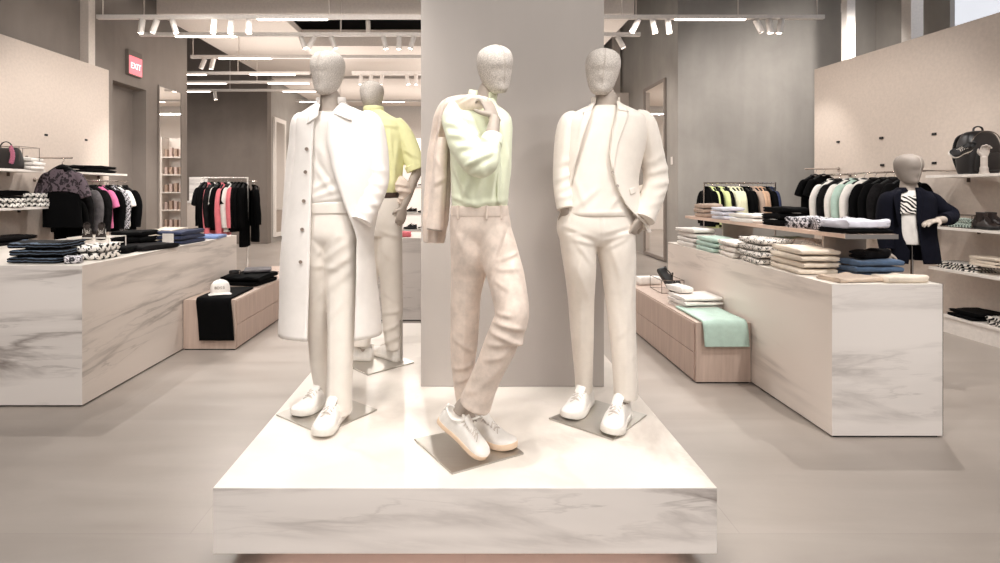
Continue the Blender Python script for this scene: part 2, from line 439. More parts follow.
def hand(mb, wrist, d, n, thumb=1, curl=(.35, .45, .35), L=1.0, spread=.08, thumb_in=.25, fan=1.0):
    """palm and five bent fingers: d points to the fingers, n out of the palm"""
    d = Vector(d).normalized(); n = Vector(n); n = (n-d*n.dot(d)).normalized(); sd = d.cross(n)*thumb; w = Vector(wrist)
    pts = [w-d*.02*L, w, w+d*.03*L, w+d*.065*L, w+d*.094*L]
    mb.rings(sweep2(pts, [(.023*L, .018*L), (.025*L, .018*L), (.036*L, .017*L), (.041*L, .0145*L), (.038*L, .011*L)], sd, n, 18))
    for k, ln in enumerate((.070, .080, .075, .060)):
        off = (.029-.0195*k)*L; a = 0
        p = w+d*(.086-.005*abs(k-1.2))*L+sd*off; dirv = (d+sd*spread*(1.2-k)*fan*.5).normalized(); P = [p-d*.018*L, p]; q = p
        for seg_, c in zip((.45, .32, .23), curl):
            a += c*(1+.08*k); v = dirv*math.cos(a)+n*math.sin(a); q = q+v*ln*seg_*L; P.append(q)
        r = [.0095, .0095, .0086, .0078, .0062]
        mb.rings(sweep2(P, [(x*L, x*L) for x in r], sd, n, 12))
    b = w+d*.022*L+sd*.024*L; v0 = (d*.62+sd*.75+n*thumb_in).normalized(); v1 = (d*.9+sd*.25+n*(thumb_in+.15)).normalized()
    P = [b-v0*.012*L, b+v0*.014*L, b+v0*.042*L, b+v0*.042*L+v1*.022*L, b+v0*.042*L+v1*.040*L]
    mb.rings(sweep2(P, [(x*L, x*L) for x in (.014, .0135, .0105, .0098, .007)], sd, n, 12))
def sweep2(pts, rad, u0, v0, seg=12):
    P = np.asarray([tuple(q) for q in pts], float); rr = crom(rad, 4*len(pts)); P = crom(P, 4*len(pts)); T = np.gradient(P, axis=0)
    T /= np.linalg.norm(T, axis=1)[:, None]; a = 2*PI*np.arange(seg)/seg; u0 = np.array(tuple(u0)); out = []
    for i in range(len(P)):
        u = u0-T[i]*np.dot(u0, T[i]); u /= np.linalg.norm(u); v = np.cross(T[i], u)
        out.append([tuple(q) for q in P[i]+np.outer(np.cos(a), u)*rr[i, 0]+np.outer(np.sin(a), v)*rr[i, 1]])
    return out

# ------------------------------------------------------------------ sneakers
SW = [(0, .012), (.015, .024), (.05, .031), (.15, .035), (.3, .0345), (.45, .0385), (.6, .0455), (.74, .0490), (.85, .0455), (.93, .035), (.975, .022), (.992, .013), (1, .005)]
SH = [(0, .070), (.03, .082), (.12, .086), (.22, .078), (.34, .080), (.42, .088), (.5, .083), (.62, .066), (.75, .048), (.87, .041), (.95, .035), (.99, .027), (1, .0205)]
def shoe(heel, toe, parent=None, mats=None, L=.285, up=(0, 0, 1), flip=1, name='sneaker', root=None):
    f = (Vector(toe)-Vector(heel)).normalized(); u = Vector(up); u = (u-f*u.dot(f)).normalized(); x = f.cross(u)
    org = Vector(toe)-f*L; Mx = Matrix((x, f, u)).transposed().to_4x4(); Mx.translation = org
    k = L/.285; S = Matrix.Diagonal((k*1.08, k, k*1.14, 1)); Mx = Mx @ S; L0 = .285
    e = root if root is not None else bpy.data.objects.new(name, None)
    if root is None:
        COL.objects.link(e); e.empty_display_size = .05; e.parent = parent
    e.matrix_local = Mx
    up_m, sole_m, lace_m, in_m = mats
    def W(t): return float(np.interp(t, *zip(*SW)))
    def H(t): return float(np.interp(t, *zip(*SH)))
    def cx(t): return flip*.010*math.sin(PI*min(1, max(0, t-.25)/.75))*(1 if t < .9 else 1)*.7
    ts = [0, .008, .02, .045, .08]+[.08+.82*i/22 for i in range(1, 23)]+[.93, .96, .98, .992, 1]
    sp = lambda t: .010*max(0, (t-.72)/.28)**2
    mb = MB(); rs = []
    for t in ts:
        w = W(t)+.003; z0 = sp(t); c = cx(t)
        rs.append([(c-w, t*L0, z0+.004), (c-w*.93, t*L0, z0), (c+w*.93, t*L0, z0), (c+w, t*L0, z0+.004), (c+w, t*L0, z0+.020), (c+w*.96, t*L0, z0+.023), (c-w*.96, t*L0, z0+.023), (c-w, t*L0, z0+.020)])
    mb.rings(rs); mb.build('sole', sole_m, e)
    mb = MB(); rs = []; n = 22
    for t in ts:
        w = W(t); h = H(t); c = cx(t); z0 = sp(t)+.02; ring = []
        open_ = max(0, 1-abs(t-.19)/.19); pw = .62-.12*max(0, 1-abs(t-.5)/.2)
        for j in range(n+1):
            a = PI*j/n; cs, sn = math.cos(a), math.sin(a)
            zz = (h-.02)*abs(sn)**pw
            xx = w*math.copysign(abs(cs)**.8, cs)*(1-.22*(zz/(h+1e-6))*(1 if t < .6 else .35))
            if open_ > 0 and abs(cs) < .62: zz -= .028*min(1, open_*2.2)*(1-(cs/.62)**2)**.5      # the ankle opening sinks in
            ring.append((c+xx, t*L0, z0+zz))
        rs.append(ring)
    mb.rings(rs); mb.build('upper', up_m, e, angle=70)
    mb = MB(); rs = []                                       # padded collar round the opening
    for i in range(26):
        a = 2*PI*i/26; t = .19+.170*math.cos(a); c = cx(t); h = float(np.interp(t, [0, .05, .2, .36], [.084, .084, .073, .088]))
        rs.append((c+.0285*math.sin(a), t*L0, h))
    rs.append(rs[0]); mb.tube(rs, .0055, 8); mb.build('collar', up_m, e)
    mb = MB(); rs = []                                       # tongue
    for i, (t, h, w) in enumerate([(.36, .112, .018), (.37, .116, .021), (.41, .109, .023), (.47, .098, .022), (.55, .083, .020), (.64, .068, .016)]):
        c = cx(t); rs.append([(c-w, t*L0, h-.008), (c-w*.5, t*L0+.002, h), (c+w*.5, t*L0+.002, h), (c+w, t*L0, h-.008), (c+w*.5, t*L0-.004, h-.011), (c-w*.5, t*L0-.004, h-.011)])
    mb.rings(rs); mb.build('tongue', up_m, e)
    for i in range(5):
        t = .43+.055*i; h = H(t)+.003-(.002 if i == 0 else 0); w = .024-.001*i; c = cx(t)
        mb = MB(); mb.tube([(c-w, t*L0+.004, h-.009), (c-w*.6, t*L0+.002, h-.001), (c, t*L0, h+.003), (c+w*.6, t*L0-.002, h-.001), (c+w, t*L0-.004, h-.009)], .0028, 6)
        mb.tube([(c-w, t*L0-.004, h-.009), (c, t*L0+.009, h+.0015), (c+w, t*L0+.022, h-.010)], .0022, 6)
        mb.build('lace', lace_m, e)
    mb = MB(); mb.rings([[(-.012, -.002, .045), (.012, -.002, .045), (.012, .004, .045), (-.012, .004, .045)], [(-.010, -.001, .094), (.010, -.001, .094), (.010, .006, .096), (-.010, .006, .096)]])
    mb.build('heel_tab', up_m, e, bevel=.002)
    return e
def plate(s, corners):
    c = [ground(*q, z=PT) for q in corners]; mb = MB(); g = [(q.x-s.o.x, q.y-s.o.y) for q in c]
    mb.prism(g, .0005, .009); return mb.build('base_plate', M['plate'], s.root, False, bevel=.002)
def foot(s, ank, t, mats, L=.30, flip=1, name='sneaker'):
    """ank: photo pixel and depth of the ankle; t: photo pixel the toe points to"""
    a = s.P(*ank); a.z = PT+.010-s.o.z; b = ground(*t, z=PT+.010)-s.o; d = (b-a).normalized()
    return shoe(a-d*.20*L, a+d*.80*L, s.root, mats, L, flip=flip, name=name)
M['seam'] = plain('seam_thread', 'c9bfb6', .9)
M['coat'] = fabric('white_coat_cotton', 'f3ede8', 1500, .10, mott=.03)
M['knit'] = fabric('white_fine_knit', 'ece5de', 1700, .12, mott=.03)
M['trouser'] = fabric('ivory_trouser_cotton', 'ece4db', 1500, .10, mott=.03)
M['cream_suit'] = fabric('cream_suit_cotton', 'ede4da', 1500, .12, mott=.04)
M['tee'] = fabric('ivory_tee_jersey', 'ede4da', 1700, .15, mott=.03)
M['lime'] = fabric('pale_lime_poplin', 'eef2d8', 1600, .08, mott=.04)
M['lime_dark'] = fabric('yellow_green_poplin', 'f5f4bd', 1600, .08, mott=.05)
M['linen_beige'] = fabric('beige_pink_linen', 'e9d8cb', 1500, .12, mott=.14)
M['shoe'] = plain('white_leather', 'f7f2ec', .42)
M['shoe_sole'] = plain('white_rubber', 'f2ece4', .55)
M['gum'] = plain('gum_rubber', 'f2d6ba', .55)
M['lace'] = plain('white_lace', 'dcd2c9', .8)
M['lining'] = plain('shoe_lining', 'b9aca2', .9)
M['btn'] = plain('brown_button', '8f7f74', .35)
M['btn_grey'] = plain('grey_button', 'b5a99f', .35)
WS = (M['shoe'], M['shoe_sole'], M['lace'], M['lining'])
CS = (M['shoe'], M['gum'], M['lace'], M['lining'])

def build_long_coat():
    s = Man('mannequin in a long open white coat and white trousers, left front of the platform', 326, 2.868, group=None)
    plate(s, [(275.9, 415.8), (321.7, 435.4), (377.3, 410.8), (329, 393)])
    make_head(s, 327, 95.5, 328.5, 51, yaw=-.28, nod=.03)
    b = MB()                                                 # body under the clothes with neck and ankles
    s.limb(b, [(330, 91, .02, 8, 9), (330.5, 99, .02, 10.5, 11), (331, 107, .02, 12, 12), (331, 114, .02, 16, 13), (332, 124, .02, 25, 15), (331, 150, .02, 26, 17), (329, 185, .02, 23, 16), (329, 215, .02, 23, 16), (330, 245, .02, 25, 16)], 30)
    s.limb(b, [(340, 240, 0, 11, 12), (341, 300, -.02, 9, 10), (339.5, 360, -.06, 7, 8), (338.5, 400, -.08, 5.5, 6), (338.5, 424, -.08, 6, 7)], 24)
    s.limb(b, [(318, 240, 0, 10, 12), (319, 300, .03, 9, 10), (322, 360, .09, 7, 8), (326, 396, .13, 5.5, 6), (326, 412, .13, 6, 7)], 24)
    s.cloth('body', b, M['skin'], (), .0055, 4, 0)
    t = MB()
    s.torso(t, [(328.5, 204, 28, 0, 21), (329, 212, 28.5, 0, 22), (329, 225, 30, 0, 23), (329.5, 236, 30.5, 0, 22.5), (330, 244, 28, 0, 18), (330, 248, 22, 0, 13)])
    s.limb(t, [(341, 234, 0, 17, 22), (341, 250, 0, 17, 21), (341.3, 275, 0, 15.8, 18), (341.5, 305, -.02, 14.3, 15.5), (340.5, 350, -.05, 12.6, 14), (339.5, 390, -.075, 12.2, 13.5), (338.9, 413, -.08, 12.8, 14)], 40, 32, .9)
    s.limb(t, [(316, 234, 0, 15, 21), (316, 255, .0, 14, 20), (317.5, 285, .02, 12.8, 17), (319, 320, .05, 11.8, 15), (321, 360, .09, 11, 13.5), (325, 392, .12, 9.6, 12), (326.5, 407, .12, 9.6, 12.5)], 40, 32, .9)
    tr = s.cloth('trousers', t, M['trouser'], [(322, 262, 352, 240, 3, 3), (322, 252, 346, 232, 3, 3), (320, 264, 340, 266, 4, 3), (326, 272, 352, 256, 3.5, 3), (330, 288, 354, 268, 3, 3.5), (314, 236, 328, 256, 3, 2.5),
        (334, 300, 336, 408, 3.5, 2.0), (328, 320, 346, 300, 3, 3), (334, 404, 350, 399, 3, 2.2), (328, 384, 342, 390, 2, 2.5), (320, 372, 332, 380, 2.5, 2.5), (314, 305, 326, 285, 3, 3)], .006, 6, .0018, seed=5)
    w = MB(); s.torso(w, [(328.5, 201, 29.2, 0, 22), (328.5, 203, 30.3, 0, 23), (328.7, 209, 30.6, 0, 23.2), (328.7, 212.5, 29.8, 0, 23)], 10); 
    w.build('waistband', M['trouser'], s.root)
    k = MB()
    s.torso(k, [(331, 112.5, 15, .0, 13), (331.5, 114, 19, 0, 15), (332, 118, 27, 0, 17), (333, 126, 34, 0, 20), (332.5, 150, 34, 0, 22.5), (331, 178, 32, 0, 23), (329, 196, 30.5, 0, 23.5), (328.5, 206, 28.2, 0, 21.5), (328.5, 212, 27, 0, 20)], 40, 48)
    s.cloth('polo_shirt', k, M['knit'], [(312, 200, 346, 188, 6, 3.2), (311, 194, 340, 178, 5, 3), (326, 160, 342, 182, 6, 2.6), (322, 168, 338, 192, 4.5, 3), (316, 203, 345, 197, 5, 2.5), (318, 132, 330, 160, 3, 4), (324, 150, 338, 168, 4, 3)], .006, 5, .002, seed=8)
    spec = [(331, 103, 14.5, .015, 13), (331.5, 106, 18.5, .01, 15), (333, 110, 26, 0, 17.5), (335.5, 116, 37, 0, 20), (337, 123, 41, 0, 23), (338, 150, 42, 0, 26), (337, 180, 44, 0, 27), (333, 210, 45, .01, 29), (328.5, 240, 45.5, .015, 30), (328.5, 270, 47.5, .02, 31), (330, 300, 49.5, .03, 32), (331, 333, 51.5, .03, 33)]
    xl = [(103, 320), (112, 316), (126, 313.5), (150, 312.5), (200, 311), (235, 310), (300, 308), (345, 306)]
    xr = [(103, 342), (110, 336), (118, 330), (126, 327), (145, 327), (170, 332), (190, 339), (210, 346.5), (222, 352), (236, 357), (270, 356.5), (300, 355.5), (343, 354)]
    c = s.shell('coat', spec, xl, xr, M['coat'], [(372, 135, 362, 200, 6, 3.5), (355, 140, 352, 215, 4, 4), (345, 150, 356, 225, 3.5, 3), (303, 130, 299, 240, 3.5, 3), (306, 240, 300, 340, 2.5, 4), (291, 240, 289, 340, 3, 4), (364, 240, 362, 335, 4, 3.5), (373, 250, 376, 335, 4, 3.5)], th=.006)
    for r, nm in (([(305, 118, .0, 7, 12), (300.5, 124, .01, 9, 14), (299.5, 145, .02, 10.2, 14), (297, 170, .03, 10.7, 14), (295, 200, .03, 11, 14), (292.5, 236, .03, 11.2, 13)], 'left'),
                  ([(362, 117, 0, 8, 12), (371, 124, 0, 11, 15), (375.5, 145, 0, 12, 16), (377, 165, 0, 12, 15.5), (376.5, 180, -.015, 12, 14.5), (372.5, 195, -.045, 11.7, 13.5), (366.5, 210, -.08, 10.8, 12.5), (361.5, 222, -.105, 10.3, 11.5)], 'right')):
        m = MB(); s.limb(m, r, 60, 36); fs = [(296, 150, 292, 200, 4, 3), (303, 170, 300, 225, 4, 3), (287, 160, 286, 215, 3, 3)] if nm == 'left' else \
            [(366, 178, 384, 186, 8, 3.2), (364, 188, 384, 194, 7, 3), (368, 168, 387, 172, 5, 3), (370, 130, 374, 165, 4, 3), (380, 130, 384, 168, 3, 3), (358, 205, 374, 212, 5, 3), (362, 198, 382, 205, 6, 2.6)]
        me = m.mesh('sleeve'); drape(me, s.folds(fs), .0025, (18, 18, 8), 11); link('sleeve', me, M['coat'], c, angle=70)
    # collar wings and the neck band
    s.patch('collar', [(341, 102), (337, 107.5), (333, 113)], [(347, 103), (350.5, 110.5), (351.5, 121)], M['coat'], off=.009, par=c, th=.004)
    s.patch('collar', [(320, 104), (318.5, 110), (318, 116)], [(315, 105), (309.5, 113), (306.5, 124.5)], M['coat'], off=.009, par=c, th=.004)
    nb = MB(); pts = []
    for i in range(25):
        a = -.9+i*(2*PI-2*.9+1.2*0)/24*1.0; a = .75+(2*PI-1.5)*i/24
        pts.append(s.P(331, 103, .015)+Vector((.072*math.sin(a), -.068*math.cos(a), .012-.010*math.cos(a))))
    nb.rings(sweep(pts, [(.006, .019)]*25, 10, ref=(0, 0, 1))); nb.build('collar', M['coat'], c)
    for py, px in ((149, 306.5), (172, 305.3), (201, 303.6), (229.5, 302), (262, 300.5)): s.button(px, py, M['btn'], c, .0095)
    foot(s, (338.5, 405, -.08), (318.5, 440), WS, .305, 1); foot(s, (326, 400, .13), (296, 416.5), WS, .30, -1)
    return s

def build_lime():
    s = Man('mannequin in a pale lime shirt and beige trousers holding a beige jacket over its shoulder', 469, 2.484)
    plate(s, [(414, 440.3), (452.1, 475.1), (523.9, 454.7), (488, 425)])
    make_head(s, 496.5, 93.5, 491, 46.5, -.02, yaw=.38, nod=.16)
    b = MB()
    s.limb(b, [(490.5, 85, .01, 9, 10), (487.5, 94, .01, 10.5, 11), (484, 104, .01, 12, 12.5), (482, 112, .01, 18, 14), (480, 124, .01, 26, 18), (480, 150, .0, 25, 20), (480, 185, .0, 22, 18), (480, 210, 0, 23, 18), (481, 240, 0, 25, 18)], 34)
    s.limb(b, [(469, 235, .03, 12, 13), (466, 290, .06, 10, 11), (464, 340, .08, 8, 9), (464, 390, .10, 6, 7), (472, 425, .10, 6, 8), (478, 436, .10, 6, 8)], 26)
    s.limb(b, [(494, 235, 0, 12, 13), (506, 280, -.10, 11, 12), (511, 315, -.155, 9, 10), (500, 345, -.14, 8, 9), (478, 390, -.09, 6, 7), (463, 405, -.075, 6.5, 7.5), (458, 412, -.07, 6, 7)], 34)
    # the bent arm: forearm up to the collar and the gripping hand
    s.limb(b, [(455, 118, -.02, 9, 10), (467, 145, -.15, 8.5, 9), (481, 164, -.24, 8, 8.5), (487, 156, -.25, 7.5, 8), (491, 140, -.22, 7, 7.5), (494, 124, -.185, 5.5, 6.2), (494.5, 117.5, -.17, 5.2, 5.2)], 36, 20)
    wr = s.P(494.5, 118.5, -.170); wd = s.P(484.5, 97, -.135)-wr
    hand(b, wr, wd, Vector((-.55, .62, -.25)), thumb=1, curl=(.22, .85, .8), L=.88, spread=.06, thumb_in=.5)
    s.cloth('body', b, M['skin'], (), .0034, 2, 0, post=0)
    wj = MB(); q = s.P(494.4, 119.5, -.174); wj.rings(sweep([q+Vector((-.002, 0, -.006)), q+Vector((-.001, 0, -.003)), q, q+Vector((.001, 0, .004)), q+Vector((.001, 0, .006))], [(.020, .020), (.0262, .0262), (.0272, .0272), (.0262, .0262), (.02, .02)], 20)); wj.build('wrist_joint', M['skin'], s.root)
    t = MB()
    s.torso(t, [(479.5, 206, 27.5, 0, 25), (480, 216, 29.5, 0, 26), (480.5, 230, 31, 0, 26), (481.5, 242, 30, 0, 22), (482, 249, 23, 0, 15)])
    s.limb(t, [(468, 230, .0, 18, 24), (470, 250, .01, 19.5, 24), (469, 270, .03, 18.2, 22), (466, 292, .04, 16, 19), (464.5, 330, .06, 14.3, 17), (463.5, 360, .08, 12.6, 15), (464, 388, .09, 10.5, 12.5), (466, 404, .09, 10, 12)], 46, 34, .92)
    s.limb(t, [(492, 230, -.0, 19, 25), (498, 250, -.04, 19, 24), (506, 278, -.10, 17.8, 21), (510.5, 300, -.145, 16.8, 19), (512, 316, -.165, 16, 18), (507, 331, -.16, 16.2, 17.5), (498, 350, -.14, 15.2, 17), (489, 370, -.12, 14, 16), (481, 388, -.10, 14.2, 16), (474.5, 404.5, -.085, 15.8, 17)], 60, 34, .95)
    s.cloth('trousers', t, M['linen_beige'], [(503, 236, 488, 274, -9, 2.2), (497, 255, 514, 250, 6, 2.2), (495, 264, 514, 264, 4.5, 2.2), (494, 275, 504, 281, 4, 2.2), (510, 262, 521, 292, 3, 3), (493, 303, 506, 304, 5, 2), (491, 311, 518, 317, 8, 2.4), (489, 320, 521, 333, 10, 2.8), (487, 332, 519, 329, 8, 2.6), (502, 340, 520, 326, 4, 2.4), (483, 347, 500, 343, 4, 2.6),
        (455, 340, 474, 352, 4, 2.6), (453, 372, 474, 366, 4, 2.4), (456, 385, 474, 378, 4, 2.4), (480, 372, 500, 352, 4, 3), (466, 250, 463, 380, 2.5, 1.8), (452, 262, 456, 330, 3, 2.4), (470, 395, 488, 404, 3, 3), (455, 228, 464, 250, 3, 2.5)], .0055, 5, .0028, (26, 26, 14), seed=21)
    w = MB(); s.torso(w, [(479.5, 205.5, 27.2, 0, 24.6), (479.5, 206, 28.6, 0, 26), (479.7, 214.5, 29.2, 0, 26.5), (479.7, 215.5, 28.4, 0, 25.6)], 10); wb = w.build('waistband', M['linen_beige'], s.root)
    for px in (458, 485.5, 500):                              # belt loops, fly seam
        a, c = s.P(px, 204.5), s.P(px, 218); m = MB(); y = -26.6*s.k*max(.2, 1-((px-479.6)/29)**2)**.42-.004
        m.box(a.x-.005, a.x+.005, y-.004, y+.004, c.z, a.z); m.build('belt_loop', M['linen_beige'], wb, bevel=.0015)
    k = MB()
    s.torso(k, [(483.5, 101, 11, .005, 12), (483, 105, 14.5, .005, 15), (481.5, 109, 21, .0, 18), (480, 115, 29, 0, 22), (479.5, 123, 33, 0, 25), (480, 138, 32.5, 0, 27), (481, 155, 31, 0, 28), (481, 175, 30, 0, 28), (480, 192, 29, 0, 27.5), (479.5, 203, 28.2, 0, 26.5), (479.5, 209, 26.5, 0, 24)], 44, 48)
    s.limb(k, [(453, 113, 0, 7, 16), (453.5, 121, -.04, 11.5, 18), (459, 135, -.11, 13.2, 17), (467, 149, -.19, 14, 16.5), (476, 160, -.25, 14, 15.5), (483, 164, -.275, 12.5, 14), (488, 157, -.265, 11, 12.5), (491, 146, -.24, 9.6, 10.5), (492.3, 140, -.228, 9.4, 10)], 60, 30)
    s.cloth('shirt', k, M['lime'], [(452, 128, 474, 138, 11.9, 2.6), (455, 140, 482, 146, 11.9, 2.6), (452, 118, 470, 124, 8.5, 2.4), (462, 152, 484, 150, 10.2, 2.4), (468, 134, 490, 148, 8.5, 2.4), (468, 168, 486, 158, 11.9, 2.4), (452, 165, 472, 200, 8.5, 2.8), (458, 170, 466, 203, 8.5, 2.6), (476, 200, 482, 172, 10.2, 3.2), (490, 205, 496, 165, 6.8, 2.6), (452, 196, 480, 206, 6.8, 2.5),
        (500, 130, 508, 170, 6.8, 3), (506, 150, 500, 200, 6.8, 3), (490, 112, 494, 160, 5.1, 2), (462, 205, 500, 200, 5.1, 3), (472, 175, 464, 196, 8.5, 2.4)], .005, 4, .004, (30, 30, 16), seed=13)
    cf = MB(); a, c = s.P(491.3, 146, -.235), s.P(493, 136.5, -.215); cf.rings(sweep([a, a.lerp(c, .1), a.lerp(c, .9), c, c], [(.040, .044), (.045, .049), (.044, .047), (.042, .045), (.034, .036)], 26)); cf.build('rolled_cuff', M['lime'], s.root)
    pl = MB(); g = []                                        # button placket down the front
    for i in range(24):
        py = 112+i*4.0; px = 494+4.5*math.sin(i/24*2.2)+1.5*(i/24); o = crom([(101, 14, 15), (109, 21, 18), (115, 29, 22), (123, 33, 25), (138, 32.5, 27), (155, 31, 28), (175, 30, 28), (192, 29, 27.5), (204, 28, 26.5)], 60)
        a_, b_ = np.interp(py, np.linspace(101, 204, 60), o[:, 1]), np.interp(py, np.linspace(101, 204, 60), o[:, 2])
        row = []
        for dx in (-2.2, 0, 2.2):
            tt = min(.96, abs(px+dx-480.5)/a_); y = -b_*s.k*(1-tt**(2/.85))**.425-.005; q = s.P(px+dx, py, y); row.append((q.x, q.y, q.z))
        g.append(row)
    pl.grid(g); pl.build('placket', M['lime'], s.root, solid=.004)
    co = MB(); pts = []                                      # shirt collar, standing at the back and folded
    for i in range(29):
        a = .5+(2*PI-1.0)*i/28; c0 = s.P(482.5, 99, .005); pts.append(c0+Vector((.060*math.sin(a), -.060*math.cos(a), .012-.012*math.cos(a)-.10*(.062*math.sin(a)))))
    co.rings(sweep(pts, [(.006, .026)]*29, 10, ref=(.12, 0, 1))); co.build('shirt_collar', M['lime'], s.root)
    cw = MB()
    for sg in (-1, 1):
        c0 = s.P(484.5+sg*5, 103, -.078); d = Vector((sg*.030, -.010, -.052))
        cw.rings([[c0+Vector((sg*.022, .030, .026)), c0+Vector((-sg*.008, -.004, .022)), c0+Vector((-sg*.008, .004, .022)), c0+Vector((sg*.022, .038, .026))], [c0+d+Vector((sg*.016, .016, .018)), c0+d, c0+d+Vector((0, .006, 0)), c0+d+Vector((sg*.016, .022, .018))]])
    cw.build('shirt_collar', M['lime'], s.root, bevel=.002)
    # the jacket slung over the shoulder: from the fist, across the shoulder and down the back
    rows = [(488, 102.5, -.145, 5, 2.2), (479, 102.5, -.12, 6, 3.2), (468, 103, -.07, 8, 4.5), (457, 105, -.015, 10, 7), (448, 111, .03, 11, 9), (442.5, 122, .06, 10.5, 11), (440, 140, .09, 11, 12), (438, 165, .10, 13, 12), (436.5, 195, .10, 14, 11), (434.5, 222, .10, 13.5, 10), (433.5, 243, .10, 11.5, 9)]
    j = MB(); s.limb(j, rows, 70, 40, .9)
    jk = s.cloth('jacket', j, M['linen_beige'], [(446, 104, 436, 140, 11, 2), (440, 118, 431, 200, 13, 2.2), (447, 140, 446, 215, 12, 2), (436, 150, 427, 235, 11, 2), (430, 170, 426, 240, 9, 2), (441, 180, 436, 242, 9, 1.8), (470, 100, 450, 104, 7, 1.8), (478, 101, 462, 106, 6, 1.5)], .005, 4, .006, (30, 30, 9), seed=31)
    m = MB(); s.limb(m, [(443, 138, .03, 5, 7), (441, 155, .025, 6.5, 8), (439.5, 180, .02, 7.5, 8.5), (437, 205, .015, 8.3, 9), (434.5, 229, .01, 9, 9)], 50, 28)
    me = m.mesh('sleeve'); drape(me, s.folds([(438, 160, 444, 175, 6, 2), (434, 185, 445, 178, 6, 2), (436, 160, 434, 225, 5, 1.8), (441, 190, 439, 228, 4, 1.8)]), .0035, (30, 30, 14), 4); link('sleeve', me, M['linen_beige'], jk, angle=70)
    m = MB(); s.limb(m, [(434.6, 228.3, .009, 7.9, 7.6), (434.2, 230.6, .008, 7.6, 7.4)], 3, 24); m.build('sleeve_lining', M['lining'], jk)
    # sneakers: the bent leg stands on its toe, the other flat behind it
    heel = s.P(439, 418, -.055); toe = ground(485.5, 459.5, PT+.010)-s.o
    shoe(heel+(toe-heel)*0, toe, s.root, CS, .262, up=(.35, -.42, .8), flip=-1)
    foot(s, (475, 424, .10), (510.5, 448.5), CS, .29, 1)
    return s

